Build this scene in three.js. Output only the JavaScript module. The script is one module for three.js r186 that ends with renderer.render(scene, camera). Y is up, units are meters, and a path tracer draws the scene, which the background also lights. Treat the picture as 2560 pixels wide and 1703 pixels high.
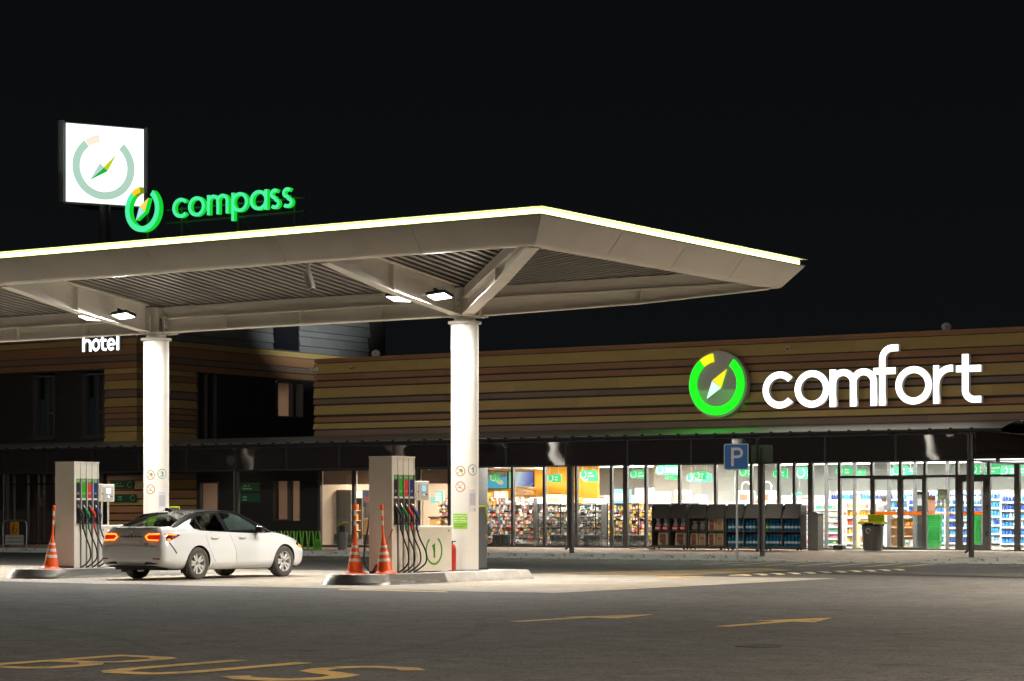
import * as THREE from 'three';
import { mergeGeometries, mergeVertices, toCreasedNormals } from 'three/addons/utils/BufferGeometryUtils.js';
import { RoundedBoxGeometry } from 'three/addons/geometries/RoundedBoxGeometry.js';
import { MarchingCubes } from 'three/addons/objects/MarchingCubes.js';
import { RectAreaLightUniformsLib } from 'three/addons/lights/RectAreaLightUniformsLib.js';
import { MeshBVH } from 'three-mesh-bvh';
import { Brush, Evaluator, SUBTRACTION } from 'three-bvh-csg';

// ---------------------------------------------------------------- camera, sky, moon, exposure
const scene = new THREE.Scene();
const camera = new THREE.PerspectiveCamera(2 * Math.atan(1290 / 5912) * 180 / Math.PI, 2560 / 1703, 0.5, 1500);
camera.setViewOffset(2560, 2580, 0, 0, 2560, 1703);          // shift lens: level camera, verticals stay vertical
camera.position.set(0, 1.32, 0);
camera.rotation.y = 33.2156 * Math.PI / 180;
const renderer = new THREE.WebGLRenderer({ antialias: true });
renderer.toneMapping = THREE.LinearToneMapping;
renderer.toneMappingExposure = 1;
renderer.shadowMap.enabled = true;
RectAreaLightUniformsLib.init();
{ // night sky: near black, a little town glow low down
  const w = 64, h = 32, d = new Float32Array(w * h * 4);
  for (let y = 0; y < h; y++) for (let x = 0; x < w; x++) {
    const el = Math.max(0, (y + 0.5) / h - 0.5) * 2, k = Math.exp(-el * 7), i = (y * w + x) * 4;
    d[i] = 0.0015 + 0.0036 * k; d[i + 1] = 0.0019 + 0.0042 * k; d[i + 2] = 0.002 + 0.005 * k; d[i + 3] = 1;
  }
  const sky = new THREE.DataTexture(d, w, h, THREE.RGBAFormat, THREE.FloatType);
  sky.mapping = THREE.EquirectangularReflectionMapping; sky.magFilter = THREE.LinearFilter; sky.needsUpdate = true;
  scene.background = sky; scene.environment = sky;
}
const moon = new THREE.DirectionalLight(new THREE.Color(1, 0.93, 0.84), 0.05);
moon.position.set(60, 90, 70); moon.castShadow = true; moon.shadow.radius = 20;
Object.assign(moon.shadow.camera, { left: -80, right: 80, top: 80, bottom: -80, near: 1, far: 400 });
moon.target.position.set(-35, 0, -50); scene.add(moon, moon.target);

// ---------------------------------------------------------------- helpers
let seed = 12345;
const rnd = () => { seed = (seed + 0x6d2b79f5) | 0; let t = Math.imul(seed ^ (seed >>> 15), 1 | seed); t = (t + Math.imul(t ^ (t >>> 7), 61 | t)) ^ t; return ((t ^ (t >>> 14)) >>> 0) / 4294967296; };
const rr = (a, b) => a + (b - a) * rnd(), pick = a => a[Math.floor(rnd() * a.length)], lerp = THREE.MathUtils.lerp, clamp = THREE.MathUtils.clamp;
const V2 = (x, y) => new THREE.Vector2(x, y), V3 = (x, y, z) => new THREE.Vector3(x, y, z);
const hash = (x, y) => { let n = Math.imul(x | 0, 374761393) + Math.imul(y | 0, 668265263); n = Math.imul(n ^ (n >>> 13), 1274126177); return ((n ^ (n >>> 16)) >>> 0) / 4294967296; };
function vnoise(x, y, p = 1e6) {
  const xi = Math.floor(x), yi = Math.floor(y), fx = x - xi, fy = y - yi, m = v => ((v % p) + p) % p;
  const sx = fx * fx * (3 - 2 * fx), sy = fy * fy * (3 - 2 * fy);
  return lerp(lerp(hash(m(xi), m(yi)), hash(m(xi + 1), m(yi)), sx), lerp(hash(m(xi), m(yi + 1)), hash(m(xi + 1), m(yi + 1)), sx), sy);
}
const fbm = (x, y, p, o = 4) => { let s = 0, a = 0.5, t = 0; for (let i = 0; i < o; i++) { s += a * vnoise(x, y, p); t += a; x *= 2; y *= 2; p *= 2; a *= 0.5; } return s / t; };
const toS = v => { v = clamp(v, 0, 1); return 255 * (v <= 0.0031308 ? 12.92 * v : 1.055 * Math.pow(v, 1 / 2.4) - 0.055); };
function tex(w, h, fn, metres = [1, 1], data = false) {      // fn(u, v) gives linear rgb
  const d = new Uint8Array(w * h * 4);
  for (let y = 0; y < h; y++) for (let x = 0; x < w; x++) { const c = fn(x / w, y / h), i = (y * w + x) * 4; for (let k = 0; k < 3; k++) d[i + k] = data ? clamp(c[k], 0, 1) * 255 : toS(c[k]); d[i + 3] = 255; }
  const t = new THREE.DataTexture(d, w, h); t.wrapS = t.wrapT = THREE.RepeatWrapping; t.magFilter = THREE.LinearFilter; t.repeat.set(1 / metres[0], 1 / metres[1]);
  if (!data) t.colorSpace = THREE.SRGBColorSpace; t.needsUpdate = true; return t;
}
function canvasTex(w, h, draw) { const c = document.createElement('canvas'); c.width = w; c.height = h; draw(c.getContext('2d'), w, h); const t = new THREE.CanvasTexture(c); t.colorSpace = THREE.SRGBColorSpace; return t; }
const C = (r, g, b) => new THREE.Color(r, g, b);
const M = (r, g, b, rough = 0.6, metal = 0, o = {}) => { const { metric, ...p } = o; const m = new (('clearcoat' in p || 'transmission' in p || 'sheen' in p) ? THREE.MeshPhysicalMaterial : THREE.MeshStandardMaterial)({ color: C(r, g, b), roughness: rough, metalness: metal, ...p }); if (metric) m.userData.metric = true; return m; };
const glow = (r, g, b, k = 1, base = 0.6) => M(base * Math.min(1, r), base * Math.min(1, g), base * Math.min(1, b), 0.5, 0, { emissive: C(r, g, b), emissiveIntensity: k });
const used = {};
const numbered = n => { if (!(n in used)) { used[n] = 0; return n; } return n + '_' + String(++used[n]).padStart(3, '0'); };
function norm(g) {                                             // plain position, normal, uv
  g = g.index ? g.toNonIndexed() : g;
  for (const k of Object.keys(g.attributes)) if (!['position', 'normal', 'uv', 'color'].includes(k)) g.deleteAttribute(k);
  if (!g.attributes.normal) g.computeVertexNormals();
  if (!g.attributes.uv) g.setAttribute('uv', new THREE.BufferAttribute(new Float32Array(g.attributes.position.count * 2), 2));
  g.morphAttributes = {}; return g;
}
const mg = list => list.length === 1 ? norm(list[0]) : mergeGeometries(list.map(norm));
function metricUV(g) {
  g = g.index ? g.toNonIndexed() : g.clone(); if (!g.attributes.normal) g.computeVertexNormals();
  const p = g.attributes.position, n = g.attributes.normal, uv = new Float32Array(p.count * 2);
  for (let i = 0; i < p.count; i++) { const ax = Math.abs(n.getX(i)), ay = Math.abs(n.getY(i)), az = Math.abs(n.getZ(i)), x = p.getX(i), y = p.getY(i), z = p.getZ(i); const [u, v] = ay >= ax && ay >= az ? [x, z] : ax >= az ? [z, y] : [x, y]; uv[i * 2] = u; uv[i * 2 + 1] = v; }
  g.setAttribute('uv', new THREE.BufferAttribute(uv, 2)); return g;
}
function mesh(name, g, mat, parent) {
  if (Array.isArray(g)) g = mg(g);
  if (mat.userData?.metric && !g.userData.metric) { g = metricUV(g); g.userData.metric = true; }
  const m = new THREE.Mesh(g, mat); m.name = name; m.castShadow = m.receiveShadow = true; parent.add(m); return m;
}
const tag = (o, label, category, group, kind) => { o.userData.label = label; o.userData.category = category; if (group) o.userData.group = group; if (kind) o.userData.kind = kind; return o; };
function thing(name, label, category, pos = [0, 0, 0], turn = 0, group) { const o = new THREE.Group(); o.name = numbered(name); o.position.set(...pos); o.rotation.y = turn; scene.add(o); return tag(o, label, category, group); }
function solo(name, g, mat, label, category, group) { return tag(mesh(numbered(name), g, mat, scene), label, category, group); }
function struct(name, g, mat, label, category = name) { const o = mesh(numbered(name), g, mat, scene); return tag(o, label, category, null, 'structure'); }
function structGroup(name, label, category) { const o = new THREE.Group(); o.name = numbered(name); scene.add(o); return tag(o, label, category, null, 'structure'); }
function copyOf(src, pos, turn, label, group) { const o = src.clone(); o.userData = { ...src.userData }; o.name = numbered(src.name.replace(/_\d{3}$/, '')); scene.add(o); o.position.set(...pos); o.rotation.y = turn; if (label) o.userData.label = label; if (group) o.userData.group = group; return o; }
const bx = (w, h, d, x = 0, y = 0, z = 0) => new THREE.BoxGeometry(w, h, d).translate(x, y, z);            // centred
const b2 = (x0, x1, y0, y1, z0, z1) => bx(x1 - x0, y1 - y0, z1 - z0, (x0 + x1) / 2, (y0 + y1) / 2, (z0 + z1) / 2);
const rb = (w, h, d, r, x = 0, y = 0, z = 0, s = 2) => new RoundedBoxGeometry(w, h, d, s, r).translate(x, y, z);
const cyl = (r0, r1, h, x = 0, y = 0, z = 0, n = 20, open = false) => new THREE.CylinderGeometry(r1, r0, h, n, 1, open).translate(x, y + h / 2, z);   // bottom radius, top radius, base at y
const shape = pts => new THREE.Shape(pts.map(p => V2(p[0], p[1])));
const extr = (sh, d, o = {}) => new THREE.ExtrudeGeometry(sh, { depth: d, bevelEnabled: false, curveSegments: 24, ...o });
const tube = (pts, r, n = 24, k = 8) => new THREE.TubeGeometry(new THREE.CatmullRomCurve3(pts.map(p => V3(...p))), n, r, k);
const bar = (a, b, r, k = 8) => { const A = V3(...a), B = V3(...b), g = new THREE.CylinderGeometry(r, r, A.distanceTo(B), k); g.applyQuaternion(new THREE.Quaternion().setFromUnitVectors(V3(0, 1, 0), B.clone().sub(A).normalize())); const c = A.add(B).multiplyScalar(0.5); return g.translate(c.x, c.y, c.z); };
const lathe = (pts, n = 24) => new THREE.LatheGeometry(pts.map(p => V2(p[0], p[1])), n);
const flat = (w, h, mat, name, parent, x, y, z, ry = 0, rx = 0) => { const m = mesh(name, new THREE.PlaneGeometry(w, h), mat, parent); m.position.set(x, y, z); m.rotation.set(rx, ry, 0, 'YXZ'); return m; };
// arc band in the xy plane, angles in degrees, for rings and letters
function arcShape(cx, cy, ro, ri, a0, a1, n = 48) { const p = [], R = Math.PI / 180; for (let i = 0; i <= n; i++) { const a = lerp(a0, a1, i / n) * R; p.push([cx + ro * Math.cos(a), cy + ro * Math.sin(a)]); } for (let i = n; i >= 0; i--) { const a = lerp(a0, a1, i / n) * R; p.push([cx + ri * Math.cos(a), cy + ri * Math.sin(a)]); } return shape(p); }
function strokeShape(pts, w) { const L = [], Rr = []; for (let i = 0; i < pts.length; i++) { const a = pts[Math.max(0, i - 1)], b = pts[Math.min(pts.length - 1, i + 1)], dx = b[0] - a[0], dy = b[1] - a[1], l = Math.hypot(dx, dy) || 1; L.push([pts[i][0] - dy / l * w / 2, pts[i][1] + dx / l * w / 2]); Rr.push([pts[i][0] + dy / l * w / 2, pts[i][1] - dx / l * w / 2]); } return shape([...L, ...Rr.reverse()]); }
function plate(x0, z0, x1, z1, poly, t) {                       // upright plate along a ground line; poly in (distance, height)
  const g = extr(shape(poly), t).translate(0, 0, -t / 2); g.rotateY(-Math.atan2(z1 - z0, x1 - x0)); return g.translate(x0, 0, z0);
}
function flange(x0, z0, x1, z1, pts, w, t = 0.022) { return plate(x0, z0, x1, z1, [...pts, ...pts.slice().reverse().map(p => [p[0], p[1] - t])], w); }
function rect(w, h, color, k, pos, target) { const l = new THREE.RectAreaLight(color, k, w, h); l.position.set(...pos); l.lookAt(...target); return l; }

// ---------------------------------------------------------------- materials
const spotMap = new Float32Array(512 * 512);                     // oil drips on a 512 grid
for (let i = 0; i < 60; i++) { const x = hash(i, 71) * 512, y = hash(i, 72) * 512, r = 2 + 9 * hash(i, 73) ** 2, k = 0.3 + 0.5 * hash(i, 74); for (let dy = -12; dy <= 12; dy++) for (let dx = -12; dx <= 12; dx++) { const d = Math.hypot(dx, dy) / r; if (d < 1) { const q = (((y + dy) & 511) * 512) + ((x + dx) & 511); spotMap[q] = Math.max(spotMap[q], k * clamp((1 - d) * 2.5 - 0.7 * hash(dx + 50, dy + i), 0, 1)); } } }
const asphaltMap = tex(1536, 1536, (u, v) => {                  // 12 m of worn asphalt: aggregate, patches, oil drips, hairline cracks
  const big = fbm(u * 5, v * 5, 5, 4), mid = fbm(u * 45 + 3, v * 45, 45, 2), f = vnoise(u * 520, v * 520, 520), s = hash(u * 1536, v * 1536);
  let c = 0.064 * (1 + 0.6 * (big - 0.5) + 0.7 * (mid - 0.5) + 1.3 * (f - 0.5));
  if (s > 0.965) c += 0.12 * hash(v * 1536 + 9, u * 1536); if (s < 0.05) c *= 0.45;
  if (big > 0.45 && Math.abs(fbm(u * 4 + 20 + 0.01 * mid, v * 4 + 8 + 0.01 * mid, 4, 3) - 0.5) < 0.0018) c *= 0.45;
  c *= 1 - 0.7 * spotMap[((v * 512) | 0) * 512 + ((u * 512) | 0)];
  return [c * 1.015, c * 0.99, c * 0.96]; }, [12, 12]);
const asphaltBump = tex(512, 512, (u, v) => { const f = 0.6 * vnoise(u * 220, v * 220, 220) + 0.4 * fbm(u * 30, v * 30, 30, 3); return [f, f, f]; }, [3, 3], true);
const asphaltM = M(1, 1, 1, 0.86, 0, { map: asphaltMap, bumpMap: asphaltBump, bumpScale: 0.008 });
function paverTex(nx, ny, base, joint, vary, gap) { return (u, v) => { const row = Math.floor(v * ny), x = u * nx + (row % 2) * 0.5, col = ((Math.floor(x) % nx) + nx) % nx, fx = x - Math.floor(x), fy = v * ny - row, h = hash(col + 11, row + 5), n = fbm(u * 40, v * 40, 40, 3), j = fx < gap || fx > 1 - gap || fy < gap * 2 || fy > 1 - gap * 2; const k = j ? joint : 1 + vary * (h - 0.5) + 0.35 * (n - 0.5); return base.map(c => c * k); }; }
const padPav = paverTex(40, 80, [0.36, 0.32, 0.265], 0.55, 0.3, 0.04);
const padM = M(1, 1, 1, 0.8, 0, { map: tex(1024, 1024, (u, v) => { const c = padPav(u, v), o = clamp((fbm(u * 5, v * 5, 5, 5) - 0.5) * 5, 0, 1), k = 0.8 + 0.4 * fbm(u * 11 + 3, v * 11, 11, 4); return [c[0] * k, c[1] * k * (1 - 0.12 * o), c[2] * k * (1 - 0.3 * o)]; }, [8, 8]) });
const paveM = M(1, 1, 1, 0.85, 0, { metric: true, map: tex(1024, 1024, paverTex(20, 40, [0.36, 0.27, 0.21], 0.35, 0.4, 0.04), [4, 4]) });
const speck = (base, a, sc = 40) => (u, v) => { const n = fbm(u * sc, v * sc, sc, 4), k = 1 + a * (n - 0.5); return base.map(c => c * k); };
const kerbM = M(1, 1, 1, 0.85, 0, { metric: true, map: tex(512, 512, (u, v) => { const n = fbm(u * 14, v * 14, 14, 5), f = vnoise(u * 120, v * 120, 120); const worn = clamp((n - 0.6) * 9, 0, 1) * clamp(f * 1.6, 0, 1); const a = [0.64, 0.68, 0.63], b = [0.22, 0.2, 0.17]; return a.map((c, i) => lerp(c * (0.85 + 0.25 * f), b[i], worn)); }, [1.4, 1.4]) });
const concM = M(1, 1, 1, 0.8, 0, { metric: true, map: tex(512, 512, (u, v) => { const n = fbm(u * 8, v * 8, 8, 5), f = fbm(u * 60, v * 60, 60, 2), k = 0.75 + 0.5 * n + 0.15 * (f - 0.5); return [0.42 * k, 0.4 * k, 0.37 * k]; }, [1.6, 1.6]) });
const scuffTex = tex(512, 512, (u, v) => { const a = fbm(u * 10, v * 24, 240, 4), b = vnoise(u * 6, v * 90, 540), k = 0.34 + 0.35 * a * b; return [k, k, k]; }, [0.8, 0.8], true);
const steelM = M(0.5, 0.49, 0.47, 0.34, 0.9, { metric: true, roughnessMap: scuffTex, bumpMap: scuffTex, bumpScale: 0.002 });
steelM.roughness = 0.8;
const dustTex = tex(512, 512, (u, v) => { const n = fbm(u * 6, v * 6, 6, 5), f = vnoise(u * 170, v * 170, 170), k = 0.88 + 0.14 * n + 0.06 * (f - 0.5); return [k, k * 0.985, k * 0.955]; }, [2, 2]);
const creamM = M(0.85, 0.81, 0.74, 0.42, 0, { metric: true, map: dustTex });
const whiteM = M(0.85, 0.83, 0.79, 0.38, 0, { metric: true, map: dustTex });
const pumpM = M(0.8, 0.77, 0.69, 0.22, 0, { metric: true, map: dustTex });
const fasciaM = M(0.82, 0.77, 0.69, 0.4, 0.0, { metric: true, map: dustTex });
const deckM = M(0.24, 0.23, 0.215, 0.4, 0.3, { metric: true, map: dustTex });
const darkM = M(0.032, 0.031, 0.032, 0.45, 0.1), blackM = M(0.012, 0.012, 0.012, 0.5), rubberM = M(0.018, 0.018, 0.018, 0.75), greyM = M(0.16, 0.16, 0.16, 0.5, 0.2), frameM = M(0.085, 0.078, 0.075, 0.42, 0.2), chromeM = M(0.75, 0.75, 0.75, 0.15, 1), galvM = M(0.5, 0.51, 0.5, 0.42, 0.8);
const limeM = M(0.4, 0.47, 0.008, 0.45), orangeM = M(0.93, 0.11, 0.01, 0.4), reflM = M(0.72, 0.68, 0.62, 0.5), yellowPaintTex = tex(512, 512, (u, v) => { const n = fbm(u * 12, v * 12, 12, 5), f = vnoise(u * 150, v * 150, 150); const w = clamp((n - 0.5) * 6 + (f - 0.5) * 1.6, 0, 1); const a = [0.6, 0.38, 0.095], b = [0.13, 0.105, 0.075]; return a.map((c, i) => lerp(c, b[i], w * 0.55)); }, [2, 2]);
const yellowM = M(1, 1, 1, 0.75, 0, { metric: true, map: yellowPaintTex });
const glassM = M(0.96, 0.98, 0.97, 0.0, 0, { transmission: 1, thickness: 0, ior: 1.5 });

// ---------------------------------------------------------------- ground
{
  const xs = [-700, -300, -140], zs = [-700, -300, -120]; for (let x = -90; x <= 24; x += 6) xs.push(x); xs.push(80, 300, 700); for (let z = -72; z <= 4; z += 4) zs.push(z); zs.push(60, 300, 700);
  const P = [], N = [], U = [], I = [];
  for (const z of zs) for (const x of xs) {
    P.push(x, 0, z); N.push(0, 1, 0); U.push(x, z);
  }
  const w = xs.length; for (let j = 0; j < zs.length - 1; j++) for (let i = 0; i < w - 1; i++) { const a = j * w + i; I.push(a, a + w, a + 1, a + 1, a + w, a + w + 1); }
  const g = new THREE.BufferGeometry(); const f = (n, a, s) => g.setAttribute(n, new THREE.BufferAttribute(new Float32Array(a), s)); f('position', P, 3); f('normal', N, 3); f('uv', U, 2); g.setIndex(I);
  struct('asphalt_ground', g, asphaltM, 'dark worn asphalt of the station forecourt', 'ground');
}
function sheet(pts, y, step = 0) {                              // flat polygon lying on the ground, points in (x, z)
  const g = new THREE.ShapeGeometry(shape(pts.map(p => [p[0], -p[1]]))); g.rotateX(-Math.PI / 2); return g.translate(0, y, 0);
}
{ // light pavers under the canopy
  const nx = 140, nz = 40, x0 = -78, x1 = -21.5, z0 = -45.3, z1 = -34.1, g = new THREE.PlaneGeometry(1, 1, nx, nz), p = g.attributes.position, K = 0;
  for (let i = 0; i < p.count; i++) { let x = lerp(x0, x1, p.getX(i) + 0.5), z = lerp(z1, z0, p.getY(i) + 0.5); const e = 0.35 * (vnoise(x * 1.1, 3) - 0.5); if (p.getY(i) < -0.49) z += e; p.setXYZ(i, x, 0.004, z); g.attributes.normal.setXYZ(i, 0, 1, 0); g.attributes.uv.setXY(i, x, z);
}
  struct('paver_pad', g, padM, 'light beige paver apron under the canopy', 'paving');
}
// ---------------------------------------------------------------- canopy
const CX = [-27.43, -35.84, -44.25, -52.66, -61.07, -69.48], CZ = -40.12, XB = -22.68, ZF = -35.35, ZK = -44.89, XL = -74.3;
const deckY = o => 6.0 + 0.12 * o;
{
  const cn = thing('canopy', 'long cream steel filling station canopy with glowing white edge strip', 'canopy', [0, 0, 0]);
  const pr = s => { const q = ((s / 0.25) % 1 + 1) % 1; return q < 0.44 ? 0 : q < 0.5 ? (q - 0.44) / 0.06 * 0.14 : q < 0.94 ? 0.14 : (1 - q) / 0.06 * 0.14; };
  const brk = (a, b) => { const r = [a]; for (let i = Math.ceil(a / 0.25 - 1); i * 0.25 < b; i++) for (const q of [0, 0.44, 0.5, 0.94]) { const s = (i + q) * 0.25; if (s > a + 1e-4 && s < b - 1e-4) r.push(s); } r.push(b); return r; };
  const strips = rows => { const P = [], I = []; rows.forEach(([a, b], i) => { P.push(...a, ...b); if (i) { const k = i * 2; I.push(k - 2, k - 1, k, k, k - 1, k + 1); } }); let g = new THREE.BufferGeometry(); g.setAttribute('position', new THREE.BufferAttribute(new Float32Array(P), 3)); g.setIndex(I); g = g.toNonIndexed(); g.computeVertexNormals(); return g; };
  for (const [s, end] of [[1, ZF], [-1, ZK]]) mesh('corrugated_soffit', strips(brk(XL, XB - 0.02).map(x => { const o = Math.max(0, x - CX[0]), L = Math.abs(end - CZ); return [[x, deckY(o) + pr(x), CZ + s * o], [x, deckY(L) + pr(x), CZ + s * Math.max(L, o)]]; })), deckM, cn);
  mesh('corrugated_soffit', strips(brk(ZK, ZF).map(z => { const o = Math.abs(z - CZ); return [[CX[0] + o, deckY(o) + pr(z) - 0.004, z], [XB, deckY(XB - CX[0]) + pr(z) - 0.004, z]]; })), deckM, cn);
  mesh('roof_sheet', b2(XL, XB, 6.72, 6.74, ZK, ZF), greyM, cn);
  // ridge beams
  mesh('gutter_beam', b2(XL, CX[0], 5.745, 5.998, CZ - 0.07, CZ + 0.07), creamM, cn);
  for (let i = 0; i < CX.length; i++) {
    const x1 = CX[i] - 0.36, x0 = i + 1 < CX.length ? CX[i + 1] + 0.36 : XL;
    const b = mesh('main_beam', [b2(x0, x1, 5.452, 5.722, CZ - 0.008, CZ + 0.008), b2(x0, x1, 5.722, 5.744, CZ - 0.15, CZ + 0.15), b2(x0, x1, 5.43, 5.452, CZ - 0.15, CZ + 0.15)], creamM, cn);
    for (const t of [0.22, 0.5, 0.78]) { const x = lerp(x0, x1, t); mesh('stiffener', b2(x - 0.006, x + 0.006, 5.452, 5.722, CZ - 0.14, CZ + 0.14), creamM, b); }
  }
  for (const s of [1, -1]) for (let i = 0; i < CX.length; i++) {                // brackets square to the beam
    const x = CX[i], z1 = CZ + s * 5, bot = [[0.36, 5.452], [2.62, 5.74], [4.66, 6.11]];
    const b = mesh('cantilever_bracket', [plate(x, CZ, x, z1, [...bot, [4.66, deckY(4.66) - 0.03], [0.36, deckY(0.36) - 0.03]], 0.014), flange(x, CZ, x, z1, bot, 0.24), flange(x, CZ, x, z1, [[0.36, deckY(0.36) - 0.006], [4.66, deckY(4.66) - 0.006]], 0.24)], creamM, cn);
    mesh('stiffener', plate(x - 0.11, CZ + s * 2.62, x + 0.11, CZ + s * 2.62, [[0, 5.75], [0.22, 5.75], [0.22, 6.26], [0, 6.26]], 0.012), creamM, b);
  }
  for (const s of [1, -1]) {                                                     // diagonals to the corners
    const q = Math.SQRT2, x1 = CX[0] + 5, z1 = CZ + s * 5, bot = [[0.36, 5.452], [2.63 * q, 5.765], [4.62 * q, 6.12]], top = [[0.36, 5.78], [4.62 * q, 6.27]];
    const b = mesh('corner_bracket', [plate(CX[0], CZ, x1, z1, [...bot, top[1], top[0]], 0.014), flange(CX[0], CZ, x1, z1, bot, 0.26), flange(CX[0], CZ, x1, z1, top, 0.26)], creamM, cn);
    mesh('gutter_beam', plate(CX[0], CZ, x1, z1, [[0.12, 5.79], [4.6 * q, 6.275], [4.6 * q, deckY(4.6) - 0.012], [0.12, deckY(0.12) - 0.012]], 0.1), creamM, cn);
    const d = 2.63 / 1; mesh('stiffener', plate(CX[0] + d - 0.08, CZ + s * (d + 0.08), CX[0] + d + 0.08, CZ + s * (d - 0.08), [[0, 5.78], [0.226, 5.78], [0.226, 6.06], [0, 6.06]], 0.012), creamM, b);
  }
  for (const x of CX) {                                                          // column heads with bolted plates
    const g = [cyl(0.2, 0.2, 0.62, x, 5.38, CZ, 24), bx(0.7, 0.03, 0.7, x, 5.415, CZ)], bolts = [];
    for (const [dx, dz] of [[1, 0], [-1, 0], [0, 1], [0, -1]]) {
      if (x === CX[0] && dx === 1) continue;
      for (const o of [0.33, 0.356]) g.push(dx ? bx(0.02, 0.4, 0.28, x + dx * o, 5.6, CZ) : bx(0.26, 0.4, 0.02, x, 5.6, CZ + dz * o));
      g.push(dx ? bx(0.14, 0.36, 0.02, x + dx * 0.26, 5.6, CZ) : bx(0.02, 0.36, 0.14, x, 5.6, CZ + dz * 0.26));
      for (const y of [5.48, 5.6, 5.72]) for (const k of [-0.09, 0.09]) bolts.push(dx ? bx(0.1, 0.035, 0.035, x + dx * 0.345, y, CZ + k) : bx(0.035, 0.035, 0.1, x + k, y, CZ + dz * 0.345));
    }
    const h = mesh('column_head', g, creamM, cn); mesh('bolt', bolts, galvM, h);
  }
  // fascia panels: bottom round, leaning out to the top; then the light channel
  const prof = [[-0.28, 6.15], [-0.1, 6.128], [-0.03, 6.122], [0.02, 6.13], [0.065, 6.155], [0.1, 6.195], [0.415, 6.585], [0.42, 6.6], [0.3, 6.602], [0.3, 6.59], [0.09, 6.23], [0.03, 6.16], [-0.05, 6.145], [-0.28, 6.165]];
  const lip = [[0.415, 6.607], [0.44, 6.607], [0.44, 6.622], [0.345, 6.622], [0.345, 6.607]], back = [[0.3, 6.604], [0.33, 6.604], [0.33, 6.74], [0.3, 6.74]], led = [[0.333, 6.645], [0.345, 6.645], [0.345, 6.722], [0.333, 6.722]], top = [[0.15, 6.742], [0.47, 6.742], [0.47, 6.757], [0.15, 6.757]];
  function sweep(prof, a, b, side, m0, m1) {                                     // side: 0 front, 1 right, 2 back; m: mitred end
    const put = (t, o, m) => { const k = m ? o : 0; return side === 0 ? [t + k * (t > -40 ? 1 : -1), ZF + o] : side === 2 ? [t + k * (t > -40 ? 1 : -1), ZK - o] : [XB + o, t + k * (t > -40 ? 1 : -1)]; };
    const n = prof.length, ring = (t, m) => prof.map(([o, y]) => { const [x, z] = put(t, o, m); return [x, y, z]; }), A = ring(a, m0), B = ring(b, m1), P = [];
    for (let i = 0; i < n; i++) { const j = (i + 1) % n; P.push(...A[i], ...B[i], ...A[j], ...A[j], ...B[i], ...B[j]); }
    const tri = THREE.ShapeUtils.triangulateShape(prof.map(p => V2(...p)), []); for (const t of tri) { P.push(...t.flatMap(i => A[i]), ...t.slice().reverse().flatMap(i => B[i])); }
    let g = new THREE.BufferGeometry(); g.setAttribute('position', new THREE.BufferAttribute(new Float32Array(P), 3)); g.computeVertexNormals(); return toCreasedNormals(g, 0.6);
  }
  const jf = [-25.08, -28.25, -31.46, -34.66, -37.86, -41.06, -44.26, -47.46, -50.66, -53.86, -57.06, -60.26, -63.46, -66.66, -69.86, -73.06], gap = 0.009;
  const ledM = glow(0.86, 1.0, 0.3, 5.5, 0.8), lipM = M(0.66, 0.64, 0.59, 0.35);
  const fronts = [XB, ...jf, XL];
  for (const side of [0, 2]) for (let i = 0; i < fronts.length - 1; i++) { const b = fronts[i] - (i ? gap : gap / 2), a = fronts[i + 1] + gap / 2; const p = mesh('fascia_panel', sweep(prof, a, b, side, false, i === 0), fasciaM, cn); if (side === 0) mesh('panel_lip', sweep(lip, a, b, side, false, i === 0), lipM, p); }
  const rj = [ZF, -37.76, -40.2, -42.6, ZK];
  for (let i = 0; i < 4; i++) { const b = rj[i] - gap, a = rj[i + 1] + gap; const p = mesh('fascia_panel', sweep(prof, a + (i === 3 ? -gap * 0.5 : 0), b + (i === 0 ? gap * 0.5 : 0), 1, false, i === 0).clone(), fasciaM, cn); mesh('panel_lip', sweep(lip, a, b, 1, false, i === 0), lipM, p); }
  // right fascia back corner runs on to the mitre
  { const p = mesh('fascia_panel', sweep(prof, ZK - 0.002 + gap, ZK + gap - 0.001, 1, true, false), fasciaM, cn); mesh('panel_lip', sweep(lip, ZK - 0.002 + gap, ZK + gap - 0.001, 1, true, false), lipM, p); }
  for (const [s, a, b, m0, m1] of [[0, XL, XB, false, true], [1, ZK, ZF, true, true]]) {
    mesh('channel_back', sweep(back, a, b, s, m0, m1), lipM, cn); mesh('light_strip', sweep(led, a, b, s, m0, m1), ledM, cn); mesh('top_flange', sweep(top, a, b, s, m0, m1), lipM, cn);
  }
  const green = C(0.86, 1, 0.3);
  for (const x of [-26, -33.4, -40.8, -50, -62]) { const l = rect(x > -45 ? 7.2 : 11, 0.09, green, 3, [x, 6.68, ZF + 0.36], [x, 6.68, ZF + 9]); l.castShadow = true; cn.add(l); }
  for (const z of [-37.7, -42.4]) cn.add(rect(4.7, 0.09, green, 3, [XB + 0.36, 6.68, z], [XB + 9, 6.68, z]));
}
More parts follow.
